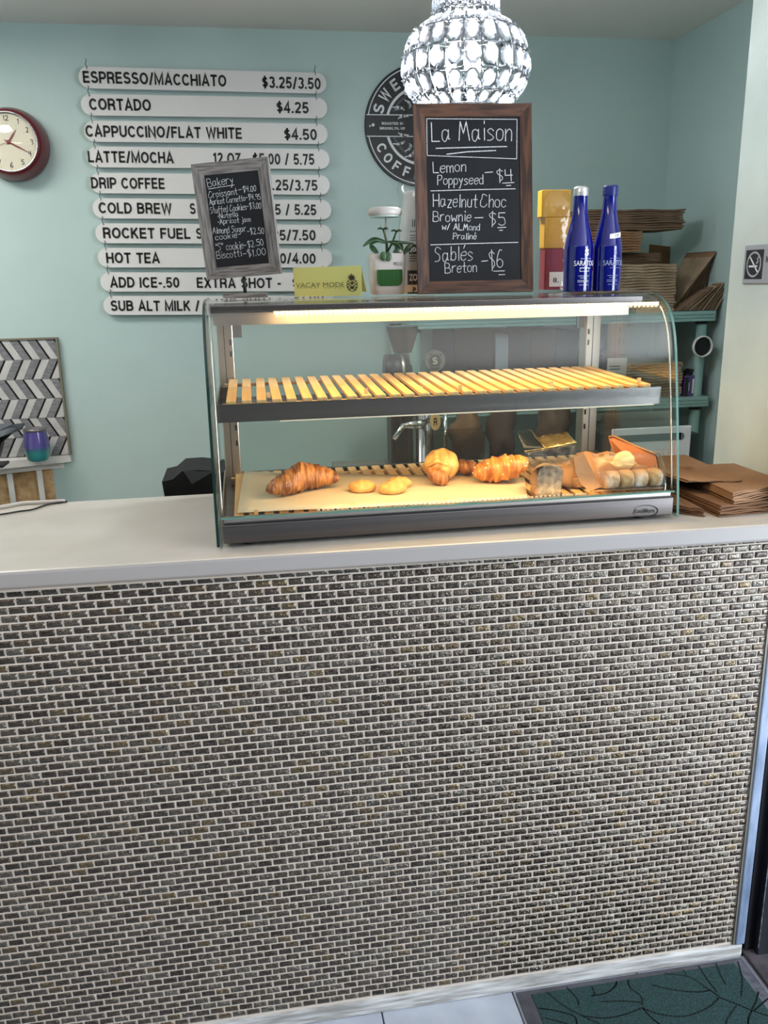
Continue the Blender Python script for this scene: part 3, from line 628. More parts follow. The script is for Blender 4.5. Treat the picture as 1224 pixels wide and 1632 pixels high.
# clear domed pack behind it
M_gold = mat('film_painted_glow', col(232, 214, 158), .22, metal=.75, noise=40, c2=col(170, 150, 92), bump=(55, 1.0, .006))  # golden lamp light on the clear film is put into this colour
pk = thing('clear_film_pack', 'clear crinkled film pack with golden light painted into its top, upright behind the cake slice', 'pack', atY(872, 742, .22))
def pt(x, y, Yv): p = atY(x, y, Yv); return (min(p.x, 1.272), p.y, max(p.z, 1.1335))   # kept inside the case
def quadsheet(a, b, c, d, nx, ny, amp, ph=0):
    """a b along the top, d c along the bottom; corners are (px, py, Y)"""
    A, B, C_, D = [V(pt(*q)) for q in (a, b, c, d)]; nn = (B-A).cross(D-A).normalized()
    return [[tuple((A*(1-i/nx)+B*(i/nx))*(1-j/ny)+(D*(1-i/nx)+C_*(i/nx))*(j/ny)+nn*amp*sin(2.3*i+1.7*j+ph)*cos(1.1*i-2.1*j)) for i in range(nx+1)] for j in range(ny+1)]
part('film_top', MB().sheet(quadsheet((852, 696, .25), (904, 688, .25), (919, 705, .19), (868, 715, .19), 10, 6, .0022), True, (0, .0006, -.0006)), M_gold, pk)
part('film_flap', MB().sheet(quadsheet((824, 687, .21), (846, 684, .24), (869, 714, .19), (836, 719, .19), 5, 6, .0008, 1), True, (0, .0006, -.0006)), M_plas, pk)
part('film_flap_edge', MB().tube([pt(846, 684, .24), pt(853, 696, .235), pt(862, 706, .21), pt(869, 714, .19)], .0009, 5).tube([pt(836, 719, .19), pt(869, 714.5, .189), pt(919, 705, .189)], .0009, 5), M_gold, pk)
part('film_front', MB().sheet(quadsheet((836, 719, .189), (919, 705, .189), (910, 742, .175), (848, 748, .175), 10, 6, .0018, 2), True, (0, .0006, 0)), M_plas, pk)

# window bags with biscotti
def window_bag(px0, px1, pyt, pyb, y0, label, roll, nm='kraft_window_bag'):
    A = atY(px0, pyb, y0); t = thing(nm, label, 'bag', A, group=None); return t
wb = thing('kraft_window_bag', 'kraft bag with a clear window showing a log of sliced biscotti', 'bag', atY(985, 783, .12))
rows = [[pt(918+i*16.5+(6*sin(j) if i == 0 else 0), 722+(-3 if i % 2 else 1)+j*10.2+(i*.6)*(j/6), .180-.050*i/9-.009*j+.004*sin(i*1.3+j)) for i in range(10)] for j in range(7)]
part('paper_back', MB().sheet(rows, True, (0, .0012, 0)), M_kraft, wb)
rows = [[pt(942-j*(-2)+i*13.2+ j*1.2, 722+j*10+1.2*sin(2.1*i+j), .104-.040*min(1, j/3)+.003*sin(1.9*i+.8*j)) for i in range(10)] for j in range(7)]
part('window_film', MB().sheet(rows, True, (0, -.0004, 0)), M_plas, wb)
fl_ = MB().add([pt(914, 729, .10), pt(930, 721, .10), pt(948, 758, .085), pt(958, 776, .08), pt(940, 783, .08), pt(926, 772, .085), pt(917, 752, .09)], [(0, 1, 2, 3, 4, 5, 6)], False)
fl_.add([tuple(V(p)+V((0, .0015, 0))) for p in fl_.v[:7]], [(6, 5, 4, 3, 2, 1, 0)], False)
part('folded_flap', fl_, M_kraft, wb)
part('bag_seam', MB().tube([pt(942, 783, .079), pt(985, 781, .074), pt(1030, 779, .074), pt(1064, 777, .078)], .0022, 6), M_kraft, wb)
part('bag_corner', MB().add([pt(1040, 745, .09), pt(1052, 738, .12), pt(1067, 778, .085), pt(1058, 780, .078)], [(0, 1, 2, 3)]), M_kraft, wb)
M_bisc = mat('biscotti', col(206, 170, 118), .75, noise=60, c2=col(168, 126, 78), bump=(120, .9, .003))
for k in range(4):
    a = atY(962+k*22.5, 765-k*1.3, .090); b = atY(962+(k+.92)*22.5, 765-(k+.92)*1.3, .090); R = .0195+.0007*(k % 2)
    q = MB().tube([tuple(a+(b-a)*t) for t in (0, .06, .2, .5, .8, .94, 1)], [R*.86, R*.97, R*1.02, R, R*1.02, R*.97, R*.86], 18, sq=.92)
    solo('biscotti', q, M_bisc, ['leftmost', 'second from left', 'third from left', 'rightmost'][k]+' of four thick biscotti lined up in the kraft window bag', 'biscotti', 'biscotti in the window bag')
q = atY(994, 735, .122)
solo('shortbread_round', MB().blob(tuple(q), .0235, .012, .0215, 22, 14, lambda p: 1+.02*sin(7*p.x)), mat('pale_shortbread', col(224, 196, 142), .75, noise=30, c2=col(206, 172, 116), bump=(60, .5)), 'pale round shortbread standing behind the biscotti in the bag', 'cookie')
# tall kraft box leaning at the back right
bx = thing('open_kraft_carton', 'narrow kraft carton leaning at the right end of the lower shelf', 'carton', atY(1045, 782, .22))
part('carton_panel', MB().prism([pt(970, 697, .19), pt(979, 695, .187), pt(1046, 724, .118), pt(1062, 781, .084), pt(1050, 782, .086), pt(990, 762, .17)], (0, .004, 0)), mat('brown_carton', col(170, 108, 72), .75, noise=20, c2=col(150, 92, 60)), bx)
part('carton_edge', MB().tube([pt(970, 696, .188), pt(979, 695, .185), pt(1010, 710, .155), pt(1046, 724, .116)], .0024, 6), M_kraft, bx)
part('carton_lining', MB().prism([pt(1046, 724, .116), pt(1051, 727, .112), pt(1070, 779, .076), pt(1064, 781, .078)], (0, .003, 0)), mat('pale_lining', col(206, 196, 190), .6), bx)
part('open_paper', gridxy(lambda u, v: pt(860+u*80, 748-12*sin(pi*u)*(1-v)+v*26+4*sin(7*u+3*v), .20-.07*v), 10, 5, (0, .001, 0)), M_kraft, wb)

# ---------------------------------------------------------------- menu on the back wall
YM = 1.874; nW = V((0, -1, 0))
M_board = mat('menu_board_white', col(226, 224, 222), .35)
menu = [((125, 123), (520, 133), 'espresso and macchiato', [('ESPRESSO/MACCHIATO', 133, 361), ('$3.25/3.50', 418, 511)]),
 ((129, 166.7), (521.5, 172.5), 'cortado', [('CORTADO', 143, 241), ('$4.25', 441, 492)]),
 ((134, 209), (522, 213.6), 'cappuccino and flat white', [('CAPPUCCINO/FLAT WHITE', 137, 386), ('$4.50', 453, 505)]),
 ((138.6, 250), (525, 253.7), 'latte and mocha', [('LATTE/MOCHA', 141, 277), ('12 OZ', 340, 384), ('$5.00 / 5.75', 403, 501)]),
 ((143.6, 291.7), (525.6, 295), 'drip coffee', [('DRIP COFFEE', 146, 263), ('$3.25/3.75', 412, 506)]),
 ((147.8, 332), (528, 334.5), 'cold brew', [('COLD BREW', 158, 274), ('S', 303, 312), ('$4.75 / 5.25', 402, 504)]),
 ((152, 371.7), (528, 373.6), 'rocket fuel', [('ROCKET FUEL', 165, 304), ('S', 313, 322), ('$6.25/7.50', 406, 503)]),
 ((156, 410.6), (529.5, 411.5), 'hot tea', [('HOT TEA', 170, 255), ('$3.00/4.00', 408, 503)]),
 ((160, 449.4), (530.5, 449.5), 'added ice and extra shot', [('ADD ICE-.50', 176, 286), ('EXTRA SHOT -', 314, 448), ('$1.00', 466, 515)]),
 ((164.7, 487), (531.5, 486), 'milk substitutes', [('SUB ALT MILK /', 177, 318)])]
ends = []
for k, (L_, R_, what, txt) in enumerate(menu):
    a = atY(*L_, YM); b = atY(*R_, YM); hz = .0345
    t = thing('menu_board', 'white round-ended menu strip lettered in black for '+what, 'menu board', ((a.x+b.x)/2, YM+.004, (a.z+b.z)/2), group=None)
    u = (b-a).normalized(); vv = V((-u.z, 0, u.x)); out = []
    for s, c, ang in ((1, b-u*hz, -90), (-1, a+u*hz, 90)):
        for i in range(13): th = radians(ang+i*15); out.append(c+u*hz*cos(th)+vv*hz*sin(th))
    part('strip', MB().prism(out, (0, .006, 0)), M_board, t)
    for s, x0, x1 in txt:
        f0 = (x0-L_[0])/(R_[0]-L_[0]); f1 = (x1-L_[0])/(R_[0]-L_[0]); cy = lambda f: L_[1]+(R_[1]-L_[1])*f
        jz = rng.uniform(-.0015, .0015)
        A = atY(x0, cy(f0)+8.2+1.2*f0, YM); B = atY(x1, cy(f1)+8.2+1.2*f1, YM); A.z += jz; B.z += jz
        lb = MB(); put_block(lb, s, A, B, .0375, nW, depth=.0012, jit=.12)
        part('lettering', lb, M_ink, t)
    ends.append((a, b, hz))
# wire links that hang one strip from the next
M_wire = mat('dark_wire', col(58, 58, 60), .4, metal=.8)
for k in range(10):
    a, b, hz = ends[k]; own = [o for o in C.objects if o.name.split('.')[0] == 'menu_board'][k]
    for p, s in ((a, .030), (b, -.040)):
        top_ = p.z+hz-.006 + (.030 if k == 0 else ends[k-1][0 if s > 0 else 1].z-hz+.008-(p.z+hz-.006))
        x = p.x+s; z0 = p.z+hz-.008; pts = []
        for i in range(9):
            f = i/8; pts.append((x+.0022*sin(f*pi*3), YM-.0025-.001*cos(f*7), z0+(top_-z0)*f))
        part('wire_link', MB().tube(pts, .0011, 6), M_wire, own)

# ---------------------------------------------------------------- wall clock
cc = atY(12, 227, 1.82); ck = thing('wall_clock', 'round wall clock with a deep dark red rim, cream face and red hands', 'clock', (cc.x-.0, YB, cc.z), M=Matrix.Translation((cc.x+.004, YB, cc.z+.001)) @ Matrix.Rotation(pi/2, 4, 'X'))
R = .122
part('rim', MB().lathe([(R*.86, 0), (R*.99, .006), (R*.99, .018), (R*.96, .045), (R*.88, .075), (R*.83, .086), (R*.79, .088), (R*.77, .080)], 64, cap=False), mat('red_enamel', col(104, 18, 30), .3, coat=.2), ck, local=True)
part('chrome_ring', MB().lathe([(R*.79, .080), (R*.795, .091), (R*.775, .093), (R*.755, .089)], 64, cap=False), M_chrome, ck, local=True)
fc = part('clock_face', MB().lathe([(R*.77, .078), (R*.77, .0805)], 64), mat('cream_dial', col(226, 220, 196), .5), ck, local=True)
nums = MB(); nz = V((0, 0, 1))
for h_ in range(1, 13):
    a = radians(90-30*h_); r = R*.62; s = str(h_); wd = .007*len(s)+(.002 if len(s) > 1 else 0)-(.004 if s == '1' else 0)
    c = V((r*cos(a), r*sin(a), .0806)); hand(nums, s, c+V((-wd/2, -.0065, 0)), c+V((wd/2, -.0065, 0)), .015, nz, .0022)
    d = V((R*.5*cos(a), R*.5*sin(a), .0808)); nums.add([d+V((-.0008, -.0008, 0)), d+V((.0008, -.0008, 0)), d+V((.0008, .0008, 0)), d+V((-.0008, .0008, 0))], [(0, 1, 2, 3)])
part('numerals', nums, M_ink, fc, local=True)
M_hand = mat('red_hand', col(128, 22, 30), .4)
def hand_(ang, l, wd, z): 
    a = radians(90-ang); u = V((cos(a), sin(a), 0)); n = V((-sin(a), cos(a), 0)); return MB().prism([-u*l*.18+n*wd*.6+V((0, 0, z)), -u*l*.18-n*wd*.6+V((0, 0, z)), u*l*.45-n*wd+V((0, 0, z)), u*l+V((0, 0, z)), u*l*.45+n*wd+V((0, 0, z))], (0, 0, .0008))
part('hour_hand', hand_(36, R*.42, .0032, .082), M_hand, ck, local=True); part('minute_hand', hand_(118, R*.62, .0026, .0835), M_hand, ck, local=True)
part('second_hand', hand_(252, R*.62, .0007, .085), M_hand, ck, local=True); part('hub', MB().lathe([(.006, .081), (.006, .086), (.004, .088)], 20), M_hand, ck, local=True)
part('domed_glass', MB().lathe([(R*.765, .088), (R*.6, .096), (R*.35, .101), (.002, .103)], 48, cap=False), glassmat('clock_glass', (.99, .99, .99), .02, .04, .5), ck, local=True)

# ---------------------------------------------------------------- round shop sign
sp = atY(582, 200, 1.88); tp = atY(655, 99, 1.88); SR = .213; sc0 = V((sp.x+SR, 1.885, 2.112))
rs = thing('round_sign', 'large round black and white coffee shop sign behind the chandelier', 'sign', (sc0.x, YB, sc0.z), M=Matrix.Translation((sc0.x, YB, sc0.z)) @ Matrix.Rotation(pi/2, 4, 'X'))
M_signb = mat('sign_black', col(24, 24, 28), .45)
part('disc', MB().lathe([(SR, .004), (SR, .017), (SR-.001, .018)], 96), M_signb, rs, local=True)
def ringm(r0, r1, z, a0=0, a1=360): 
    mb = MB(); n = 96
    vs = [(r*cos(radians(a0+(a1-a0)*k/n)), r*sin(radians(a0+(a1-a0)*k/n)), z) for k in range(n+1) for r in (r0, r1)]
    return mb.add(vs, [(2*k, 2*k+1, 2*k+3, 2*k+2) for k in range(n)])
part('outer_ring', ringm(SR*.945, SR*.962, .0184), M_printw, rs, local=True)
import math as _m
part('inner_ring', ringm(SR*.60, SR*.645, .0184, 17, 163), M_printw, rs, local=True); part('inner_ring', ringm(SR*.60, SR*.645, .0184, 197, 343), M_printw, rs, local=True)
def arc_text(s, r, h, a_mid, step, up=1, wk=.8):
    mb = MB()
    for i, ch in enumerate(s):
        if ch == ' ': continue
        a = radians(a_mid-up*(i-(len(s)-1)/2)*step); rad = V((cos(a), sin(a), 0)); tan = V((sin(a), -cos(a), 0))*up; vv = rad*up
        wd = h*wk*(.35 if ch == 'I' else 1.15 if ch in 'WM' else .82 if ch in 'LFE' else 1)
        c = rad*r+V((0, 0, .0182)); put_block(mb, ch, c-tan*wd/2-vv*h/2, c+tan*wd/2-vv*h/2, h, V((0, 0, 1)), lift=.0002)
    return mb
part('sign_lettering', arc_text('SWEETLEAF', SR*.80, .040, 90, 17.5), M_printw, rs, local=True)
part('sign_lettering', arc_text('COFFEE', SR*.80, .036, 270-27, 14.5, -1), M_printw, rs, local=True)
bd = MB().box(-SR*.985, SR*.985, -.036, .036, .0185, .0195); part('band', bd, M_signb, rs, local=True)
bl = MB(); 
for y in (-.037, .037): bl.box(-SR*.975, SR*.975, y-.0016, y+.0016, .0190, .0200)
put_block(bl, 'ROASTED IN', V((-.150, .003, .0197)), V((-.070, .003, .0197)), .0088, V((0, 0, 1))); put_block(bl, 'BROOKLYN, NY', V((-.158, -.014, .0197)), V((-.062, -.014, .0197)), .0088, V((0, 0, 1)))
put_text(bl, 'EST', V((-.098, .053, .0186)), V((-.082, .053, .0186)), .006, V((0, 0, 1)))
bl.lathe([(.0055, .0195), (.0055, .0205)], 16, (-.183, .002, 0)); bl.add([(p[0]-.195, p[1]-.002, .0202) for p in ((-.004, 0), (0, -.004), (.004, 0), (0, .004))], [(0, 1, 2, 3)])
part('band_lettering', bl, M_printw, rs, local=True)
for sg_ in (1, -1):
    orn = MB()
    for k, (x, y, l, an) in enumerate([(-.045, .06, .05, 60), (-.065, .052, .045, 110), (-.03, .085, .05, 80), (-.05, .03, .04, 150), (-.02, .055, .05, 30)]):
        P = [(x+l*t*cos(radians(an+50*t)), sg_*(y+.012+l*t*sin(radians(an+50*t))*.55-.01), .0200) for t in (0, .25, .5, .75, 1)]
        for w_, (p, q) in zip((.004, .009, .009, .004), zip(P, P[1:])): ribbon(orn, [p, q], w_, V((0, 0, 1)))
    part('leaf_ornament', orn, M_printw, rs, local=True)
for tx, am, st, r_ in (('LOVE PASSION JOY', 226, 3.6, .52), ('THE PERFECT CUP', 130, 3.4, .54)): part('small_lettering', arc_text(tx, SR*r_, .0065, am, st, 1 if am < 180 else -1), mat('grey_print', col(120, 120, 126), .6), rs, local=True)

# ---------------------------------------------------------------- crystal pendant lamp
chc = V((.986, .60, 0)); zz = 2.045
ch = thing('crystal_pendant_lamp', 'lit pendant lamp of faceted clear crystals in a bulbous wire cage', 'lamp', (chc.x, chc.y, CZ))
M_cry = bpy.data.materials.new('crystal'); M_cry.use_nodes = True; nt = M_cry.node_tree; N = nt.nodes; L = nt.links; N.remove(N['Principled BSDF'])
tl = N.new('ShaderNodeBsdfTranslucent'); tl.inputs[0].default_value = (.42, .44, .48, 1); gl = N.new('ShaderNodeBsdfGlossy'); gl.inputs[1].default_value = .04; tr = N.new('ShaderNodeBsdfTransparent'); tr.inputs[0].default_value = (.95, .97, 1, 1)
m1 = N.new('ShaderNodeMixShader'); m2 = N.new('ShaderNodeMixShader'); lw = N.new('ShaderNodeLayerWeight'); lw.inputs[0].default_value = .35
m1.inputs[0].default_value = .30; L.new(tr.outputs[0], m1.inputs[1]); L.new(tl.outputs[0], m1.inputs[2]); L.new(lw.outputs['Fresnel'], m2.inputs[0]); L.new(m1.outputs[0], m2.inputs[1]); L.new(gl.outputs[0], m2.inputs[2]); L.new(m2.outputs[0], N['Material Output'].inputs[0])
def crystal(sx, sz):
    mb = MB(); n = 8
    for yy, sgn in ((0, 1),):
        r0 = [(sx*cos(2*pi*(k+.5)/n), 0, sz*sin(2*pi*(k+.5)/n)) for k in range(n)]
        r1 = [(.55*sx*cos(2*pi*(k+.5)/n), -.0075, .55*sz*sin(2*pi*(k+.5)/n)) for k in range(n)]
        r2 = [(.55*sx*cos(2*pi*(k+.5)/n), .0075, .55*sz*sin(2*pi*(k+.5)/n)) for k in range(n)]
        mb.add(r0+r1+r2, [(k, (k+1) % n, n+(k+1) % n, n+k) for k in range(n)]+[((k+1) % n, k, 2*n+k, 2*n+(k+1) % n) for k in range(n)]+[tuple(range(n, 2*n)), tuple(range(3*n-1, 2*n-1, -1))])
    return mb
rings = [(.068, 2.21), (.069, 2.172), (.070, 2.139), (.066, 2.126), (.116, 2.098), (.138, 2.050), (.139, 2.000), (.116, 1.962), (.088, 1.937)]
wr = MB()
for r, z in rings:
    wr.tube([(chc.x+r*cos(2*pi*k/48), chc.y+r*sin(2*pi*k/48), z) for k in range(49)], .0013, 6, cap=False)
NC = 22; prof2 = catmull(rings[2:], 5)
for k in range(NC):
    a = 2*pi*(k+.5)/NC
    for P in ([rings[0], rings[1], rings[2]], catmull(rings[3:], 5)): wr.tube([(chc.x+r*cos(a), chc.y+r*sin(a), z) for r, z in P], .0010, 5)
part('wire_cage', wr, mat('cage_wire', col(120, 120, 124), .3, metal=.9), ch)
for (r0, z0), (r1, z1) in list(zip(rings, rings[1:])):
    if abs(r1-r0) < .006 and abs(z1-z0) < .02: continue
    rm = (r0+r1)/2; 
    if rm > .11: rm += .003
    zm = (z0+z1)/2; l = math.hypot(r1-r0, z1-z0); sx = min(.46*2*pi*rm/NC, .021); cm = crystal(sx, l*.46).mesh('crystal'); cm.materials.append(M_cry); tilt = math.atan2(r1-r0, z1-z0)
    for k in range(NC):
        a = 2*pi*k/NC
        piece('crystal', cm, ch, V((chc.x+rm*cos(a), chc.y+rm*sin(a), zm))-V((chc.x, chc.y, CZ)), (-tilt if False else 0, 0, 0)).matrix_local = Matrix.Translation(V((rm*cos(a), rm*sin(a), zm-CZ))) @ Matrix.Rotation(a+pi/2, 4, 'Z') @ Matrix.Rotation(-tilt if False else tilt*1, 4, 'X')
# small crystals filling the corners of the cage
fm = MB(); oc = [(0, 0, 1), (1, 0, 0), (0, 1, 0), (-1, 0, 0), (0, -1, 0), (0, 0, -1)]; of = [(0, 1, 2), (0, 2, 3), (0, 3, 4), (0, 4, 1), (5, 2, 1), (5, 3, 2), (5, 4, 3), (5, 1, 4)]
for r, z in rings[:-1]:
    for k in range(NC): a = 2*pi*(k+.5)/NC; s = .0062; fm.add([(chc.x+(r+.004)*cos(a)+s*p[0], chc.y+(r+.004)*sin(a)+s*p[1], z+s*p[2]) for p in oc], of)
part('small_crystals', fm, M_cry, ch, kind='stuff')
part('bulb_stem', MB().tube([(chc.x, chc.y, CZ-.02), (chc.x, chc.y, 2.13)], .006, 10).lathe([(.016, 2.06), (.018, 2.10), (.014, 2.14)], 16, (chc.x, chc.y, 0)), M_chrome, ch)
part('ceiling_cup', MB().lathe([(.055, CZ-.03), (.06, CZ-.004), (.06, CZ)], 28, (chc.x, chc.y, 0)), M_chrome, ch)
M_bulb = mat('lit_bulb', col(255, 255, 255), .4, emit=((.92, .96, 1, 1), 60))
for dx, dy in ((0, -.03), (.03, .02), (-.03, .02)): part('bulb', MB().blob((chc.x+dx, chc.y+dy, 2.035), .013, .013, .022, 14, 10), M_bulb, ch)
pl = bpy.data.lights.new('pendant_glow', 'POINT'); pl.energy = 34; pl.color = (.90, .96, 1); pl.shadow_soft_size = .045
po = bpy.data.objects.new('pendant_glow', pl); C.objects.link(po); po.location = (chc.x, chc.y, 2.03)
pl2 = bpy.data.lights.new('pendant_neck_glow', 'POINT'); pl2.energy = 7; pl2.color = (.90, .96, 1); pl2.shadow_soft_size = .03
po2 = bpy.data.objects.new('pendant_neck_glow', pl2); C.objects.link(po2); po2.location = (chc.x+.03, chc.y, 2.165)

# ---------------------------------------------------------------- on top of the case
def frame4(w, h, b, y0, y1, bev=.0):
    """four mitred rails round an opening, local x-z plane"""
    out = []
    o = [(-w/2, -h/2), (w/2, -h/2), (w/2, h/2), (-w/2, h/2)]; i = [(-w/2+b, -h/2+b), (w/2-b, -h/2+b), (w/2-b, h/2-b), (-w/2+b, h/2-b)]
    for k in range(4):
        a, c, d, e = o[k], o[(k+1) % 4], i[(k+1) % 4], i[k]
        mb = MB(); yi = y0+(y1-y0)*.25
        mb.add([(a[0], y0, a[1]), (c[0], y0, c[1]), (d[0], yi, d[1]), (e[0], yi, e[1]), (a[0], y1, a[1]), (c[0], y1, c[1]), (d[0], y1, d[1]), (e[0], y1, e[1])],
               [(0, 1, 2, 3), (7, 6, 5, 4), (0, 4, 5, 1), (3, 2, 6, 7), (0, 3, 7, 4), (1, 5, 6, 2)]); out.append(mb)
    return out
def wood(name, a, b, st, sc_=8, rough=.5): return mat(name, a, rough, noise=sc_, c2=b, stretch=st, bump=(sc_*4, .3, .001), detail=6, ramp=(.42, .6))
M_wh = wood('dark_wood_rail', col(88, 56, 38), col(48, 29, 20), (1.5, 8, 14)); M_wv = wood('dark_wood_stile', col(88, 56, 38), col(48, 29, 20), (14, 8, 1.5))
M_gh = wood('grey_wood_rail', col(128, 122, 118), col(90, 85, 82), (2, 8, 24), 10, .75); M_gv = wood('grey_wood_stile', col(128, 122, 118), col(90, 85, 82), (24, 8, 2), 10, .75)
def fitM(c, r): # matches Rz Rx Ry
    return Matrix.Translation(V(c)) @ Matrix.Rotation(r[2], 4, 'Z') @ Matrix.Rotation(r[0], 4, 'X') @ Matrix.Rotation(r[1], 4, 'Y')
class Plane:
    def __init__(s, M, y=0): s.M = M; s.n = (M.to_3x3() @ V((0, -1, 0))).normalized(); s.o = M @ V((0, y, 0)); s.I = M.inverted()
    def at(s, px, py): d = ray(px, py); return EYE+d*((s.o-EYE).dot(s.n)/d.dot(s.n))
# large chalkboard
MBIG = fitM((.9286, .300, 1.7145), (-.1459, -.0014, -.0815))
big_ = thing('chalkboard_sign', 'large brown wood framed chalkboard headed La Maison, propped on the case', 'chalkboard', M=MBIG)
for k, f in enumerate(frame4(.2426, .3743, .024, 0, .016)): part('frame_rail', f, M_wh if k % 2 == 0 else M_wv, big_, local=True)
part('slate', MB().box(-.0975, .0975, .0055, .010, -.163, .163), M_slate, big_, local=True)
part('prop_leg', MB().box(-.02, .02, .016, .020, -.05, .12), M_wv, big_, local=True)
PB = Plane(MBIG, .0055); ct_ = MB()
def cl(mb, P, pts, wd): ribbon(mb, [P.at(*p)+P.n*.0007 for p in pts], wd, P.n)
def ht(mb, P, s, x0, y0, x1, y1, hp, wd): A = P.at(x0, y0); B = P.at(x1, y1); h = (P.at(x0, y0-hp)-A).length; hand(mb, s, A, B, h, P.n, wd)
cl(ct_, PB, [(680, 189.4), (823.9, 190.3), (823.3, 253.3), (680.8, 248), (680, 189.4)], .0014)
ht(ct_, PB, 'La Maison', 688.3, 225, 815, 224, 30, .0019)
cl(ct_, PB, [(694.7, 236.6), (750, 235), (807.7, 233.7)], .0019); cl(ct_, PB, [(712, 246), (745, 242), (790, 240)], .0019)
for a in (('Lemon', 690.6, 275, 742, 273.6, 17), ('Poppyseed', 697.5, 295, 769.7, 293, 15), ('-', 773, 284, 785, 283, 17), ('$4', 792, 289, 817, 288, 18), ('Hazelnut', 690.5, 330, 760, 331, 20), ('Choc', 766, 331, 806, 330.5, 20),
          ('Brownie', 690, 352.8, 749.7, 352.8, 16), ('-', 756, 354.8, 769, 354.3, 14), ('$5', 779.4, 360, 804.4, 359.5, 20), ('w/ ALMond', 704.4, 365.8, 764, 367.3, 10), ('Pralin\u00e9', 722, 380.7, 758.6, 381.5, 9.5),
          ('Sabl\u00e9s', 693.3, 416.5, 753, 415.3, 22), ('Breton', 709.4, 435, 759.4, 433.3, 16), ('-', 768, 424, 778, 423, 15), ('$6', 780.3, 428, 801, 427, 27)): ht(ct_, PB, *a, .0016)
for p in ([(801, 292), (819, 291)], [(807, 296), (814, 295.5)], [(686.4, 304.4), (750, 302.5), (821, 301)], [(793, 363), (806, 362.3)], [(796, 367.3), (801, 367)], [(686.4, 390.3), (760, 388), (825.3, 386.4)], [(787, 432.3), (804, 431.7)], [(795, 438), (804.5, 437.6)]): cl(ct_, PB, p, .0016)
part('chalk_lettering', ct_, M_chalk, big_)
# small chalkboard on a stand
MSM = fitM((.4421, .36, 1.6817), (.0512, -.0574, -.29))
sb_ = thing('small_chalkboard', 'small grey wood framed Bakery chalkboard tilted on a short stand', 'chalkboard', M=MSM)
for k, f in enumerate(frame4(.1594, .2261, .023, 0, .014)): part('frame_rail', f, M_gh if k % 2 == 0 else M_gv, sb_, local=True)
part('slate', MB().box(-.057, .057, .005, .009, -.091, .091), M_slate, sb_, local=True)
sx_ = atY(391, 470, .372).x
part('stand_stem', MB().tube([(sx_, .372, TOP+.008), (sx_-.001, .373, TOP+.05)], .0036, 10), M_black, sb_)
part('stand_base', MB().box(sx_-.046, sx_+.046, .345, .40, TOP+.0005, TOP+.0105, bev=.001), M_gh, sb_)
PS = Plane(MSM, .005); cs = MB()
for a in (('Bakery', 331.6, 298.5, 372, 292.5, 13), ('Croissant', 333, 315.7, 378.7, 309.9, 10), ('-', 381, 307, 386.5, 306, 9), ('$4.00', 388, 306.2, 408, 304.7, 9), ('Apricot Cornetto', 334.6, 326.5, 391, 320, 9), ('-$4.95', 392, 319, 415, 317.5, 8.5),
          ('Stuffed Cookies', 336, 340.2, 393, 333.8, 9.5), ('-$3.00', 394, 333.4, 416, 332.3, 9.5), ('*Nutella', 346.8, 348.2, 380, 345, 8), ('*Apricot jam', 347.4, 357.5, 399.3, 353, 8),
          ('Almond Sugar', 339.7, 372.8, 392.6, 368.7, 10), ('-$2.50', 394.5, 373.5, 420.6, 372.5, 9.5), ('cookie', 344, 382.5, 378, 378.5, 9), ('"S" cookie', 344.9, 399.5, 388, 396, 11), ('-', 388, 396, 393, 395.5, 9), ('$2.50', 395.3, 394.2, 419.9, 390.5, 10),
          ('Biscotti', 346.3, 412.8, 385, 408, 11), ('-', 388, 410, 393, 409.5, 11), ('$1.00', 395.6, 409.5, 423.5, 406, 11)): ht(cs, PS, *a, .00105)
cl(cs, PS, [(332.3, 301.3), (352, 298), (373.5, 294.8)], .0011)
part('chalk_lettering', cs, M_chalk, sb_)
# yellow card
MCD = fitM((.6212, .33, 1.5562), (.0275, -.008, -.5373)); cd = thing('yellow_card', 'pale yellow folded card printed VACAY MODE with a pineapple', 'card', M=MCD)
M_yel = mat('yellow_card', col(208, 206, 124), .7)
part('card_front', MB().box(-.0776, .0776, 0, .0006, -.0297, .0297), M_yel, cd, local=True)
part('card_back', MB().box(-.0776, .0776, 0, .0006, -.0585, .0, Matrix.Translation((0, .0004, .0295)) @ Matrix.Rotation(.45, 4, 'X')), M_yel, cd, local=True)
PC = Plane(MCD, 0); yt = MB(); M_brn = mat('brown_print', col(58, 48, 38), .7)
put_text(yt, 'VACAY MODE', PC.at(472, 458.3), PC.at(549, 457.3), .0095, PC.n, bold=-.012)
for i, ch_ in enumerate((473.5, 479, 486, 494, 501, 517, 524, 532, 540)): ribbon(yt, [PC.at(ch_, 459.0)+PC.n*.0006, PC.at(ch_+4, 459.0)+PC.n*.0006], .0006, PC.n)
def PP(x, y): return PC.at(440+x/5.1, 400+y/5.1)+PC.n*.0005
for a, b in (((582, 262), (655, 262)), ((580, 290), (658, 292)), ((590, 315), (650, 318))):
    pass
for p in ([(583, 240), (617, 268), (655, 300)], [(655, 240), (620, 268), (580, 300)], [(600, 236), (658, 275)], [(640, 236), (579, 278)], [(580, 262), (645, 318)], [(658, 265), (592, 318)], [(605, 322), (580, 285)], [(635, 322), (659, 288)]): ribbon(yt, [PP(*q) for q in p], .0012, PC.n)
for p in ([(590, 238), (578, 260), (577, 290), (592, 318), (620, 328), (648, 318), (661, 290), (660, 260), (648, 238)],): ribbon(yt, [PP(*q) for q in p], .0013, PC.n)
yt.add([PP(*q) for q in ((610, 238), (585, 226), (598, 224), (578, 208), (597, 210), (588, 190), (606, 200), (612, 178), (620, 200), (634, 188), (630, 208), (648, 206), (634, 222), (648, 226), (628, 236))], [tuple(range(15))])
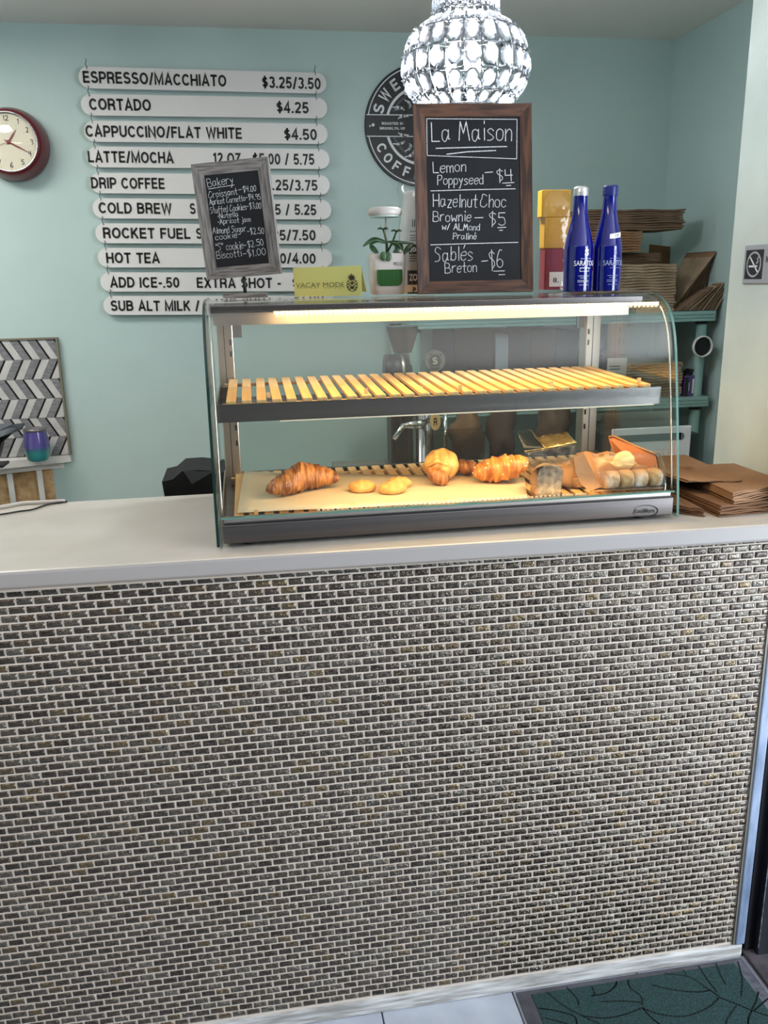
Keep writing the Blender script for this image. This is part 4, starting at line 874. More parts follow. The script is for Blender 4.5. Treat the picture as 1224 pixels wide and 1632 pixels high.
yt.add([PP(*q) for q in ((604, 262), (618, 250), (632, 262), (618, 274))], [(0, 1, 2, 3)]); yt.add([PP(*q) for q in ((600, 298), (618, 284), (640, 298), (620, 312))], [(0, 1, 2, 3)])
part('card_print', yt, M_brn, cd)
# plant pot with its own lamp
pc_ = atY(620, 470, .33); pc_.z = TOP+.0005
pot = thing('plant_pot', 'small white self-watering pot with a green window and a round grow lamp above', 'pot', pc_)
pc_.y = .35
M_potm = mat('pot_white', col(184, 178, 172), .35)
def rsq(w, d, z, n=5.0, k=40): return [(pc_.x+w*(abs(cos(2*pi*i/k))**(2/n))*(1 if cos(2*pi*i/k) > 0 else -1), pc_.y+d*(abs(sin(2*pi*i/k))**(2/n))*(1 if sin(2*pi*i/k) > 0 else -1), z) for i in range(k+1)]
g = [rsq(.031, .026, TOP+.001), rsq(.034, .030, TOP+.004), rsq(.036, .031, TOP+.03), rsq(.0375, .032, TOP+.083), rsq(.036, .0305, TOP+.085), rsq(.033, .027, TOP+.083), rsq(.033, .027, TOP+.074)]
pm = MB().sheet(g, True); pm.f.append(tuple(range(41))); pm.sm.append(False); part('pot_body', pm, M_potm, pot)
part('potting_soil', MB().add(rsq(.033, .027, TOP+.075), [tuple(range(41))]), mat('soil', col(50, 40, 32), .95, bump=(90, .8)), pot)
YP = pc_.y-.0312
wn = MB().add([(pc_.x+a*.0285, YP-.0008, TOP+.055) if False else (pc_.x+a, YP-.0006-.0012, TOP+b) for a, b in ((-.027, .052), (-.027, .030), (-.0245, .0225), (-.019, .019), (.019, .019), (.0245, .0225), (.027, .030), (.027, .052))], [tuple(range(8))])
mg = mat('green_tank_window', col(58, 100, 50), .12, noise=30, c2=col(20, 52, 32), stretch=(1, .01, .01)); part('tank_window', wn, mg, pot)
pr = MB(); put_text(pr, 'PICO', V((pc_.x+.009, YP-.0012, TOP+.060)), V((pc_.x+.027, YP-.0012, TOP+.060)), .0065, nW); part('pot_print', pr, M_dark, pot)
part('lamp_stalk', MB().tube([(pc_.x, pc_.y, TOP+.074), (pc_.x, pc_.y, TOP+.160)], [.0035, .0022], 10), M_potm, pot)
lp = part('lamp_head', MB().lathe([(.022, .158), (.031, .159), (.0355, .164), (.0355, .170), (.033, .175), (.027, .1765), (.001, .177)], 36, (pc_.x-.003, pc_.y, TOP)), M_potm, pot)
part('lamp_lens', MB().lathe([(.0315, .1575), (.0315, .1605)], 36, (pc_.x-.003, pc_.y, TOP)), mat('frosted_lens', col(170, 190, 180), .3), lp)
M_leaf = mat('succulent_leaf', col(58, 86, 52), .35, noise=60, c2=col(40, 66, 40)); pln = thing('green_succulent', 'dark green succulent with long arching leaves growing in the white pot', 'plant', (pc_.x, pc_.y, TOP+.075))
def leaf(base, mid, tip, wd, th=.002):
    P = catmull([tuple(base), tuple(mid), tuple(tip)], 7); mb = MB(); n = len(P); rows = []
    for i, p in enumerate(P):
        t = i/(n-1); d = (V(P[min(i+1, n-1)])-V(P[max(i-1, 0)])).normalized(); s = d.cross(V((0, -.6, 1))).normalized(); k = wd*max(.06, sin(pi*min(1, t*.93+.07)))**.8
        rows.append([tuple(V(p)-s*k), tuple(V(p)+V((0, 0, -k*.25))), tuple(V(p)+s*k)])
    return mb.sheet(rows, True, (0, .0008, -th))
for st, sp_ in (((206, 370), (183, 310)), ((208, 372), (258, 320)), ((200, 375), (192, 340))):
    a = atY(560+206/3.6, 280+440/3.6, .345); b = atY(560+sp_[0]/3.6, 280+sp_[1]/3.6, .345); m_ = (a+b)/2+V((.002, 0, 0)); part('stem', MB().tube([a, m_, b], [.0024, .002, .0016], 8), M_leaf, pln)
def LL(*q, w=.007, y=.335):
    P = [atY(560+x/3.6, 280+z/3.6, y) for x, z in q]; P[1].y -= .008; P[2].y -= .014; part('leaf', leaf(P[0], P[1], P[2], w), M_leaf, pln)
LL((200, 378), (130, 362), (62, 403), w=.0062); LL((195, 382), (140, 375), (100, 395), w=.005); LL((208, 376), (270, 380), (352, 388), w=.0045); LL((352, 388), (320, 415), (292, 448), w=.006)
LL((110, 395), (125, 420), (150, 450), w=.0065); LL((225, 380), (265, 400), (240, 440), w=.0075); LL((225, 378), (268, 385), (290, 430), w=.006); LL((240, 430), (270, 445), (295, 452), w=.005)
for cx_, cz_ in ((183, 462), (212, 465)):
    p = atY(560+cx_/3.6, 280+cz_/3.6, .312); part('leaf', MB().blob(tuple(p), .0072, .002, .0095, 14, 8), M_leaf, pln)
for cx_, cz_ in ((183, 308), (260, 320)):
    for da in range(5): a = atY(560+cx_/3.6, 280+cz_/3.6, .345); an = da*1.3+.3; part('leaf', leaf(a, a+V((.006*cos(an), .006*sin(an), .003)), a+V((.012*cos(an), .010*sin(an), .001)), .0032, .001), M_leaf, pln)
# sleeve of paper cups behind the chalkboard
cpx = atY(668, 468, .42); cup = thing('cup_sleeve', 'plastic sleeve of stacked white paper cups printed in black, standing behind the large chalkboard', 'cups', (cpx.x, .42, TOP+.0005))
M_cupp = mat('cup_sleeve_white', col(214, 214, 214), .4)
part('cup_stack', MB().lathe([(.036, .0005), (.041, .004), (.041, .145), (.039, .150), (.032, .205), (.034, .210), (.030, .214)], 32, (cpx.x, .42, TOP)), M_cupp, cup)
part('plastic_sleeve', MB().lathe([(.043, .0008), (.043, .150), (.042, .19), (.046, .222), (.043, .226), (.047, .236)], 32, (cpx.x, .42, TOP), cap=False), glassmat('sleeve_film', (.94, .95, .95), .12, .06, .5, (30, .5)), cup)
def wrapc(cx, cy, R):
    def f(p): a = (p.x-cx)/R; d = (cy-R)-p.y; return V((cx+(R+.0008+d)*sin(a), cy-(R+.0008+d)*cos(a), p.z))
    return f
wc = wrapc(cpx.x, .42, .0415); pb_ = MB()
def band(mb, x0, x1, z0, z1, f, n=10, y=0):
    vs = [(f(V((x0+(x1-x0)*i/n, y, z)))) for i in range(n+1) for z in (z0, z1)]; mb.add(vs, [(2*i, 2*i+2, 2*i+3, 2*i+1) for i in range(n)])
yk = .42-.0415
band(pb_, cpx.x-.035, cpx.x+.03, TOP+.020, TOP+.050, wc, y=yk); band(pb_, cpx.x-.035, cpx.x+.03, TOP+.0005, TOP+.004, wc, y=yk); band(pb_, cpx.x-.031, cpx.x+.03, TOP+.084, TOP+.104, wc, y=yk)
for z in (.112, .117, .122, .130): band(pb_, cpx.x-.028, cpx.x+.02, TOP+z, TOP+z+.0012, wc, y=yk)
for z in (.079, .074, .069): band(pb_, cpx.x-.030, cpx.x+.02, TOP+z, TOP+z+.0015, wc, y=yk)
for k in range(9): band(pb_, cpx.x-.022+k*.004, cpx.x-.0205+k*.004, TOP+.140, TOP+.155, wrapc(cpx.x, .42, .041), 1, y=yk)
put_text(pb_, 'p', V((cpx.x-.022, yk, TOP+.008)), V((cpx.x-.015, yk, TOP+.008)), .009, nW, bold=.04, bend=wc)
part('sleeve_print', pb_, M_ink, cup)
pw = MB(); wc2 = wrapc(cpx.x, .42, .0421); put_text(pw, 'ZO', V((cpx.x-.031, yk, TOP+.029)), V((cpx.x-.012, yk, TOP+.029)), .013, nW, bold=.04, bend=wc2); put_text(pw, '20-28', V((cpx.x-.029, yk, TOP+.089)), V((cpx.x+.004, yk, TOP+.089)), .009, nW, bold=.03, bend=wc2)
part('sleeve_print', pw, M_printw, cup, label='white lettering on the black bands')
# bagged yellow and red boxes
bgp = atY(884, 463, .43); bag = thing('clear_bag', 'clear plastic bag that holds the yellow and red boxes beside the large chalkboard', 'bag', (bgp.x, .43, TOP+.0005))
def P3(x, y, Yv=.43): return atY(x, y, Yv)
def wbox(px0, px1, py0, py1, y0, y1, bev=.002): a = atY(px0, py1, y0); b = atY(px1, py0, y0); return MB().box(a.x, b.x, y0, y1, a.z, b.z, bev=bev)
M_yb = mat('yellow_box', col(214, 160, 44), .5, noise=8, c2=col(200, 146, 36)); M_rb = mat('dark_red_box', col(134, 40, 52), .5)
def zfix(mb, z0, z1):
    a = min(p.z for p in mb.v); b = max(p.z for p in mb.v)
    for p in mb.v: p.z = z0+(p.z-a)/(b-a)*(z1-z0)
    return mb
H1 = atY(880, 396, .425).z; H2 = atY(880, 346, .425).z; H3 = atY(880, 302, .425).z
rbx = zfix(wbox(867, 925, 396, 463, .425, .463), TOP+.0025, H1-.0003); solo('red_box', rbx, M_rb, 'dark red box at the bottom of the bagged stack beside the chalkboard', 'box')
solo('yellow_box', zfix(wbox(867, 914, 346, 396, .428, .462), H1, H2-.0003), M_yb, 'lower yellow box resting on the dark red box', 'box')
solo('yellow_box', zfix(wbox(863, 911, 302, 346, .430, .460), H2, H3), M_yb, 'upper yellow box on top of the bagged stack', 'box')
tg = MB(); a = P3(875, 457, .424); b = P3(912, 433, .424); tg.box(a.x, b.x, .4235, .4245, a.z, b.z); tag_ = solo('price_tag', tg, M_white, 'small white tag marked 8 on the dark red box', 'tag')
tt = MB(); put_text(tt, '8.', P3(881, 450, .4234), P3(890, 450, .4234), .010, nW, bold=.01); part('tag_print', tt, M_ink, tag_)
rows = []
for j in range(12):
    t = j/11; row = []
    for i in range(25):
        a = 2*pi*i/24; wd = .037*(1-.04*t)+.0015*sin(5*a+7*t); dp = .032; 
        if t > .93: wd *= .72; dp *= .4
        row.append((bgp.x+.001+wd*(abs(cos(a))**.5)*(1 if cos(a) > 0 else -1), .444+dp*(abs(sin(a))**.5)*(1 if sin(a) > 0 else -1)+.001*sin(9*t+a*4), TOP+.001+t*.216+.006*(sin(a*3)*t if t > .93 else 0)))
    rows.append(row)
part('film', MB().sheet(rows, True), glassmat('bag_film', (.93, .94, .92), .12, .05, .45, (35, .8)), bag)
# blue glass bottles
M_blue = bpy.data.materials.new('cobalt_glass'); M_blue.use_nodes = True; b_ = M_blue.node_tree.nodes['Principled BSDF']
b_.inputs['Base Color'].default_value = (.001, .006, .24, 1); b_.inputs['Roughness'].default_value = .06; b_.inputs['Transmission Weight'].default_value = .4; b_.inputs['Coat Weight'].default_value = .4; b_.inputs['IOR'].default_value = 1.5
def bottle(px, label, silver):
    c = atY(px, 463, .27); c.z = TOP+.0005; t = thing('blue_bottle', label, 'bottle', c, group=None)
    pr = [(.024, 0), (.0285, .002), (.0295, .006), (.0298, .082), (.029, .094), (.025, .114), (.0205, .132), (.0165, .152), (.0145, .172), (.0138, .190)]
    part('bottle_glass', MB().lathe(catmull(pr, 4), 40, tuple(c)), M_blue, t)
    if silver: part('screw_cap', MB().lathe([(.0150, .190), (.0155, .192), (.0148, .194), (.0156, .196), (.0150, .198), (.0156, .203), (.0148, .206), (.010, .209), (.001, .2095)], 32, tuple(c)), mat('silver_cap', col(215, 214, 212), .28, metal=.7), t)
    else: part('screw_cap', MB().lathe([(.0146, .190), (.0160, .192), (.0150, .195), (.0160, .198), (.0150, .202), (.0160, .206), (.0150, .210), (.001, .2105)], 32, tuple(c)), mat('blue_cap', col(26, 36, 110), .35), t)
    f = wrapc(c.x+.004, c.y, .0299) if False else wrapc(c.x, c.y, .0299); y = c.y-.0299; lb = MB()
    put_text(lb, 'SARATOGA', V((c.x-.0195, y, TOP+.0520)), V((c.x+.036, y, TOP+.0520)), .0100, nW, bold=.004, bend=f)
    if silver: put_text(lb, 'S', V((c.x+.0015, y, TOP+.0725)), V((c.x+.0105, y, TOP+.0725)), .0115, nW, bold=.05, bend=f)
    else:
        for k in range(12): a0 = pi*k/6; a1 = pi*(k+1)/6; q = lambda a: f(V((c.x+.0055+.0022*sin(a)*(1-.45*cos(a)), y, TOP+.0775+.0045*cos(a)))); ribbon(lb, [q(a0), q(a1)], .0006, nW)
    for z, w_ in ((.0655, .010), (.0465, .010)): 
        for k in range(6): band(lb, c.x-.006+k*.0042, c.x-.006+k*.0042+.0028, TOP+z, TOP+z+.0009, f, 1, y=y)
    if silver:
        for (x0, x1, z0, z1) in ((-.0075, .0135, .0405, .0413), (-.0075, .0135, .0475, .0483), (-.0075, -.0067, .0405, .0483), (.0127, .0135, .0405, .0483)): band(lb, c.x+x0, c.x+x1, TOP+z0, TOP+z1, f, 4, y=y)
    for z, x0, x1 in ((.031, -.010, .013), (.027, -.006, .009), (.022, -.011, .013), (.019, -.011, .013), (.013, -.008, .011)):
        x = x0
        while x < x1: band(lb, c.x+x, c.x+x+.002, TOP+z, TOP+z+.0010, f, 1, y=y); x += .0027
    part('bottle_print', lb, M_printw if silver else mat('faded_print', col(150, 160, 190), .5), t)
    if not silver:
        st = MB(); g2 = wrapc(c.x, c.y, .0262); vs = []
        for i in range(9):
            x = c.x-.0075+i*.0034
            for z in (.106, .116): vs.append(g2(V((x, c.y-.0262, TOP+z+(i-4)*.0005))))
        st.add(vs, [(2*i, 2*i+2, 2*i+3, 2*i+1) for i in range(8)]); s_ = part('price_sticker', st, M_white, t)
        sp2 = MB(); put_text(sp2, '2.50', V((c.x+.003, c.y-.0262, TOP+.1085)), V((c.x+.013, c.y-.0262, TOP+.1095)), .0050, nW, bold=.01, bend=wrapc(c.x, c.y, .0268)); part('sticker_print', sp2, M_ink, s_)
bottle(919.5, 'cobalt blue glass water bottle with a silver cap beside the bagged boxes', True)
bottle(965, 'cobalt blue glass water bottle with a blue cap and a white 2.50 price sticker', False)

# ---------------------------------------------------------------- teal shelving at the back
SX0, SX1, SY0, SY1 = 1.0, 2.135, 1.40, 1.84
sh = thing('teal_shelving', 'teal plastic shelving unit with ribbed shelf edges in the corner behind the case', 'shelving', (1.57, 1.62, 0))
for z in (.30, .72, 1.118, 1.428):
    b = MB().box(SX0, SX1, SY0+.004, SY1, z-.012, z)
    for k in range(3): b.box(SX0, SX1, SY0, SY0+.006, z-.0135-k*.0115, z-.0045-k*.0115, bev=.0015)
    b.box(SX0, SX1, SY0+.003, SY0+.02, z-.036, z-.002).box(SX1-.006, SX1, SY0, SY1, z-.036, z-.001, bev=.001)
    part('shelf', b, M_tealp, sh)
for x in (SX0+.03, SX1-.035):
    for y in (SY0+.035, SY1-.035):
        part('post', MB().lathe([(.019, 0), (.019, .264)], 20, (x, y, .0)).lathe([(.019, .30), (.019, .684)], 20, (x, y, 0)).lathe([(.019, .72), (.019, 1.082)], 20, (x, y, 0)).lathe([(.019, 1.118), (.019, 1.392)], 20, (x, y, 0)), M_tealp, sh)
        part('post_collar', MB().lathe([(.023, 1.380), (.023, 1.392)], 20, (x, y, 0)).lathe([(.023, 1.068), (.023, 1.082)], 20, (x, y, 0)), M_black, sh, kind='stuff')
TS = 1.4285; S2 = 1.1185
r_ = random.Random(9)
# stacks of folded bags and cup carriers on the top shelf
def stack(name, x0, x1, y0, y1, z, n, th, m, label, wob=.004, cat='bags', group=None, bulge=0, yjit=.004):
    t = thing(name, label, cat, ((x0+x1)/2, (y0+y1)/2, z), group=group)
    for k in range(n):
        dx = r_.uniform(-wob, wob); dy = r_.uniform(-yjit, yjit); nx = 9; zc = z+k*th
        rows = [[(x0+dx+(x1-x0)*i/nx, y0+dy if j == 0 else y1+dy, zc+.0004+(.0016*sin(i*1.7+k*.6)+bulge*sin(pi*i/nx)*k/n if j == 0 else 0)) for i in range(nx+1)] for j in range(2)]
        part('folded_piece', MB().sheet(rows, False, (0, 0, th*.80)), m, t)
    return t
stack('cup_carrier_stack', 1.70, 1.985, 1.43, 1.66, TS, 17, .0098, M_kraftl, 'tall stack of pale moulded pulp carriers on the top teal shelf', cat='carriers', wob=.0035)
stack('flat_bag_stack', 1.60, 1.955, 1.50, 1.70, TS+.168, 7, .0055, M_kraftd, 'thin band of dark brown folded bags on top of the pale carriers', wob=.005)
bb = stack('brown_bag_stack', 1.62, 1.86, 1.46, 1.66, TS+.208, 8, .0090, M_kraft, 'middle pile of brown paper bags under the overhanging top pile', wob=.006)
stack('overhanging_bag_stack', 1.615, 2.02, 1.47, 1.68, TS+.282, 9, .0078, M_kraftd, 'topmost pile of dark brown bags that overhangs to the right', wob=.005)
# cardboard carriers fanned against the side wall
fan = thing('fanned_carriers', 'fan of upright brown cardboard carriers leaning on the side wall, top shelf right end', 'carriers', (2.08, 1.55, TS))
for k in range(18):
    f = k/17; base = V((1.992+f*.142, 1.405+.003*sin(k*2.1), TS+.001)); ang = radians(57-29*f+r_.uniform(-1.2, 1.2)); l = .120+.006*sin(k*1.7)
    u = V((sin(ang), 0, cos(ang))); l = min(l, (2.153-base.x)/u.x+(.0 if f < .6 else .02))
    if base.x+u.x*l > 2.157: l = (2.157-base.x)/u.x
    part('carrier_panel', MB().prism([base, base+u*l, base+u*l+V((0, .055, 0)), base+V((0, .055, 0))], (-.0024*cos(ang), 0, .0024*sin(ang))), M_kraftl if k % 2 else M_kraftd, fan)  # every other panel is darker, painting in the shadowed gaps
for k in range(9):
    f = k/8; base = V((1.998+f*.12, 1.470+.004*k, TS+.001)); an = radians(38-24*f); u = V((sin(an), 0, cos(an))); l = min(.265-.02*f, (2.156-base.x)/u.x)
    part('carrier_panel', MB().prism([base, base+u*l, base+u*l+V((0, .20, 0)), base+V((0, .20, 0))], (-.0026*cos(an), 0, .0026*sin(an))), [M_kraftl, M_kraft, M_kraftd][min(k, 2)] if k < 3 else M_kraftd, fan)
part('carrier_panel', MB().prism([V((2.06, 1.80, TS+.002)), V((2.15, 1.80, TS+.002)), V((2.15, 1.805, TS+.235)), V((2.06, 1.805, TS+.245))], (0, .003, 0)), M_kraft, fan)
# second shelf
stack('sleeve_stack', 1.83, 2.03, 1.42, 1.62, S2, 13, .0100, M_kraftl, 'stack of cardboard cup sleeves on the second teal shelf, seen through the end glass', cat='sleeves', wob=.003)
lb_ = thing('labelled_carton', 'dark carton with a white printed label on the second teal shelf', 'carton', (1.75, 1.6, S2))
part('carton_body', MB().box(1.66, 1.825, 1.46, 1.76, S2+.0005, S2+.16, bev=.003), M_dark, lb_)
a = atY(966, 620, 1.458); b = atY(1000, 570, 1.458); part('paper_label', MB().box(a.x, b.x, 1.4585, 1.4595, S2+.004, b.z), M_white, lb_)
pb2 = MB(); 
for z in (.010, .018, .030, .040, .046, .062, .085, .095): pb2.box(a.x+.008, b.x-.008-(.02 if z > .05 else 0), 1.4578, 1.4584, S2+.02+z, S2+.02+z+.003)
part('label_print', pb2, M_ink, lb_)
cn = thing('purple_carton', 'small purple and black carton at the right end of the second teal shelf', 'carton', (2.08, 1.5, S2))
M_pur = mat('purple_card', col(92, 74, 128), .45)
part('carton_body', MB().box(2.045, 2.118, 1.425, 1.55, S2+.0005, S2+.076, bev=.001), M_pur, cn)
part('dark_side_print', MB().box(2.046, 2.060, 1.4240, 1.4248, S2+.002, S2+.070).box(2.104, 2.117, 1.4240, 1.4248, S2+.002, S2+.070), M_dark, cn); part('white_print', MB().box(2.076, 2.082, 1.4238, 1.4246, S2+.010, S2+.064).box(2.085, 2.088, 1.4238, 1.4246, S2+.012, S2+.06).box(2.062, 2.064, 1.4238, 1.4246, S2+.02, S2+.05), M_printw, cn)
part('pink_seal', MB().lathe([(.006, 0), (.006, .0006)], 16, M=Matrix.Translation((2.106, 1.4235, S2+.060)) @ Matrix.Rotation(pi/2, 4, 'X')), mat('pink_seal', col(206, 92, 120), .5), cn)
part('open_flap', MB().prism([V((2.05, 1.43, S2+.076)), V((2.08, 1.43, S2+.098)), V((2.10, 1.43, S2+.082)), V((2.10, 1.43, S2+.0785)), V((2.08, 1.43, S2+.092)), V((2.055, 1.43, S2+.076))], (0, .05, 0)), M_dark, cn)
# a white paper roll core lying on its side, hung on the post
cp = atY(1118, 552, 1.385); rc = thing('white_ring', 'white round tube end facing out, in front of the teal post', 'tube', (cp.x, 1.385, cp.z-.036))
part('tube_wall', MB().add(*(lambda n=40: ([(cp.x+r*cos(2*pi*k/n), y, cp.z+r*sin(2*pi*k/n)) for r, y in ((.038, 1.372), (.038, 1.385), (.0335, 1.385), (.0335, 1.372)) for k in range(n)], [(i*n+k, i*n+(k+1) % n, ((i+1) % 4)*n+(k+1) % n, ((i+1) % 4)*n+k) for i in range(4) for k in range(n)]))(), True), M_white, rc)
part('tube_inside', MB().add([(cp.x+.0335*cos(2*pi*k/32), 1.383, cp.z+.0335*sin(2*pi*k/32)) for k in range(32)], [tuple(range(32))]), M_black, rc)
part('mounting_clip', MB().box(cp.x-.012, cp.x+.012, 1.386, 1.4155, cp.z-.012, cp.z+.012), M_black, rc)
# dark goods on the second shelf behind the case
for i, (x0, x1, h, m, lab) in enumerate(((1.17, 1.315, .27, mat('dark_case', col(38, 34, 31), .5), 'wide dark brown machine case on the second teal shelf'), (1.375, 1.46, .25, mat('charcoal_box', col(34, 35, 38), .5), 'narrow charcoal box on the second teal shelf right of the pale folder'),
        (1.465, 1.56, .26, mat('rust_box', col(66, 42, 34), .6), 'rust brown box on the second teal shelf'), (1.565, 1.655, .245, mat('slate_box', col(44, 47, 50), .5), 'slate grey box on the second teal shelf beside the labelled carton'))):
    b = MB().box(x0, x1, 1.44+.02*i, 1.78, S2+.0005, S2+h, bev=.004); t = solo('storage_box', b, m, lab, 'box')
    part('box_lid_line', MB().box(x0+.004, x1-.004, 1.4385+.02*i, 1.4398+.02*i, S2+h*.8, S2+h*.8+.003), M_dark, t)
solo('pale_folder', MB().prism([V((1.322, 1.43, S2+.0005)), V((1.366, 1.43, S2+.0005)), V((1.372, 1.45, S2+.245)), V((1.326, 1.45, S2+.25))], (0, .012, 0)), mat('pale_card', col(140, 146, 154), .5), 'pale grey card folder standing between dark boxes on the second teal shelf', 'folder')

# ---------------------------------------------------------------- back counter, tap tower and grinder
BC = .95
bc = thing('back_counter', 'low steel topped counter behind the case carrying the tap tower', 'counter', (1.1, 1.15, 0))
part('worktop', MB().box(.72, 1.62, .98, 1.385, BC-.03, BC, bev=.003), mat('worktop_steel', col(176, 168, 156), .4, metal=.6, noise=6, c2=col(150, 140, 128)), bc)
part('cupboard_body', MB().box(.74, 1.60, 1.0, 1.38, 0, BC-.0305), M_dark, bc)
for k in range(2): dd = part('door', MB().box(.75+k*.425, 1.165+k*.425, .985, .999, .08, BC-.04, bev=.002), M_steelv, bc); part('handle', MB().tube([(1.13+k*.07, .97, .60), (1.13+k*.07, .965, .80)], .006, 8), M_chrome, dd)
tt_ = thing('tap_tower', 'chrome drinks tap tower with a round badge handle and an oval badge handle', 'tap', (1.07, 1.2, BC))
YT = 1.18
p = atY(710, 690, YT); part('tower_column', MB().lathe([(.040, 0), (.036, .008), (.030, .012), (.030, .30), (.026, .31)], 28, (p.x-.055, YT+.07, BC+.0005)), M_chrome, tt_)
part('column_pipe', MB().tube([(p.x, YT, BC), (p.x, YT, atY(710, 655, YT).z)], .0065, 12), M_chrome, tt_)
a = atY(668, 676, YT-.03); b = atY(643, 678, YT-.03); c = atY(628, 700, YT-.03)
fc_ = part('faucet', MB().tube([(a.x+.05, YT+.05, a.z), a, ((a+b)/2), b, (b*.55+c*.45), c], [.011, .013, .014, .010, .0085, .008], 14), M_chrome, tt_)
part('faucet_collar', MB().tube([a+V((-.004, 0, 0)), a+V((.010, 0, 0))], .0165, 16), M_chrome, fc_); part('faucet_lever', MB().tube([b+V((0, 0, .008)), b+V((0, 0, .05))], .0055, 10), M_black, fc_)
bgc = atY(693, 575, YT-.02); Mb = Matrix.Translation(bgc) @ Matrix.Rotation(pi/2, 4, 'X'); R = .0345
hd = part('badge_handle', MB().lathe([(R*.98, -.010), (R, -.008), (R, 0), (R*.96, .001)], 48, M=Mb).tube([bgc+V((0, .005, -R)), V((bgc.x, bgc.y+.02, bgc.z-.14))], .006, 10), mat('badge_brown', col(48, 44, 38), .4), tt_)
bt = MB(); M_bp = mat('badge_print', col(176, 170, 150), .5)
def bring(r0, r1): return [(Mb @ V((r*cos(2*pi*k/48), r*sin(2*pi*k/48), .0016))) for k in range(49) for r in (r0, r1)], [(2*k, 2*k+1, 2*k+3, 2*k+2) for k in range(48)]
bt.add(*bring(R*.90, R*.93)); bt.add(*bring(R*.60, R*.62))
tx = MB()
for tx_, mid in (('SWEETLEAF COFFEE ROASTERS', 90),):
    q = arc_text(tx_, R*.76, .0050, mid, 11.5); bt.add([Mb @ (p_+V((0, 0, -.0168))) for p_ in q.v], q.f)
q = MB(); put_block(q, 'S', V((-.008, -.011, .0016)), V((.008, -.011, .0016)), .022, V((0, 0, 1)), th=2.2); bt.add([Mb @ p_ for p_ in q.v], q.f)
part('badge_print', bt, M_bp, hd)
ov = atY(694, 672, YT-.045); oh = part('oval_handle', MB().lathe([(.017, -.008), (.017, 0), (.0165, .0008)], 32, M=Matrix.Translation(ov) @ Matrix.Scale(1.7, 4, V((0, 0, 1))) @ Matrix.Rotation(pi/2, 4, 'X')), mat('pale_wood', col(192, 158, 106), .5), tt_)
ob = MB(); put_block(ob, 'R', ov+V((-.006, -.001, -.012)), ov+V((.006, -.001, -.012)), .024, nW); part('oval_print', ob, M_ink, oh)
gx = atY(636, 585, 1.25); gr_ = thing('coffee_grinder', 'dark coffee grinder with a round face beside the tap badge', 'grinder', (gx.x, 1.28, BC))
part('grinder_body', MB().box(gx.x-.03, gx.x+.045, 1.24, 1.34, BC+.0005, 1.29, bev=.01), M_dark, gr_)
part('grinder_drum', MB().tube([(gx.x-.045, 1.26, 1.27), (gx.x+.03, 1.26, 1.27)], .052, 28), M_dark, gr_); part('drum_ring', MB().tube([(gx.x+.004, 1.26, 1.27), (gx.x+.014, 1.26, 1.27)], .0535, 28), M_steelv, gr_)
part('hopper', MB().lathe([(.030, 1.325), (.052, 1.40), (.052, 1.41)], 24, (gx.x+.02, 1.29, 0)), mat('smoked_hopper', col(70, 64, 58), .2), gr_)
# crumpled brown bags and a clear tub on the back counter
for k, (px, py, w_, h_, lb) in enumerate(((745, 690, .085, .10, 'crumpled brown paper bag just right of the tap tower'), (800, 690, .075, .13, 'taller crumpled dark brown bag on the back counter'), (880, 690, .09, .11, 'slumped brown bag at the right of the back counter'))):
    c = atY(px, py, 1.22); fn = lambda p, k=k: 1+.16*sin(5*p.x+3*p.z+k)+.12*sin(9*p.z+4*p.y+k*2)
    b = MB().blob((c.x, 1.22, BC+h_*.9), w_*.62, .06, h_, 18, 12, fn); settle(b, BC+.001); solo('crumpled_bag', b, mat('crumpled_bag_%d' % k, [col(110, 84, 58), col(70, 54, 42), col(92, 70, 50)][k], .8, bump=(25, .9, .006)), lb, 'bag')
a = atY(683, 730, 1.10); b = atY(768, 686, 1.10)
tb_ = thing('clear_tub', 'low clear plastic tub on the back counter seen under the upper shelf', 'tub', ((a.x+b.x)/2, 1.1, BC))
part('tub_wall', MB().box(a.x, b.x, 1.06, 1.063, BC+.001, b.z).box(a.x, b.x, 1.15, 1.153, BC+.001, b.z).box(a.x, a.x+.003, 1.063, 1.15, BC+.001, b.z).box(b.x-.003, b.x, 1.063, 1.15, BC+.001, b.z), glassmat('tub_plastic', (.86, .84, .80), .1, .05, .5), tb_)
# fridge beside it
fx0, fx1 = 1.625, 2.03; fr = thing('steel_fridge', 'undercounter steel fridge with a recessed oval grip, at the right behind the case', 'fridge', (1.83, 1.2, 0))
ft = atY(1090, 679, 1.10).z
part('cabinet', MB().box(fx0, 1.94, 1.115, 1.388, 0, ft-.03, bev=.003), mat('fridge_steel', col(70, 74, 78), .45, metal=.4), fr)
part('tray_rim', MB().box(fx0+.01, 1.93, 1.30, 1.306, ft-.0295, ft+.02).box(fx0+.01, 1.93, 1.24, 1.246, ft-.0295, ft-.004), M_steelv, fr)
xr = atY(1101, 700, 1.10).x
dr = part('door', MB().box(fx0, xr, 1.10, 1.113, .06, ft, bev=.003), mat('fridge_white', col(245, 246, 250), .35), fr)
gx_ = atY(1085, 695, 1.10); part('grip_recess', MB().box(fx0+.01, gx_.x, 1.0988, 1.0998, gx_.z-.012, gx_.z+.012).lathe([(.012, 0), (.012, .001)], 24, M=Matrix.Translation((gx_.x, 1.0998, gx_.z)) @ Matrix.Rotation(pi/2, 4, 'X')), mat('grip_painted_shade', col(128, 134, 142), .35, metal=.8), dr)  # flat plate; the shade of the recess is put into its grey

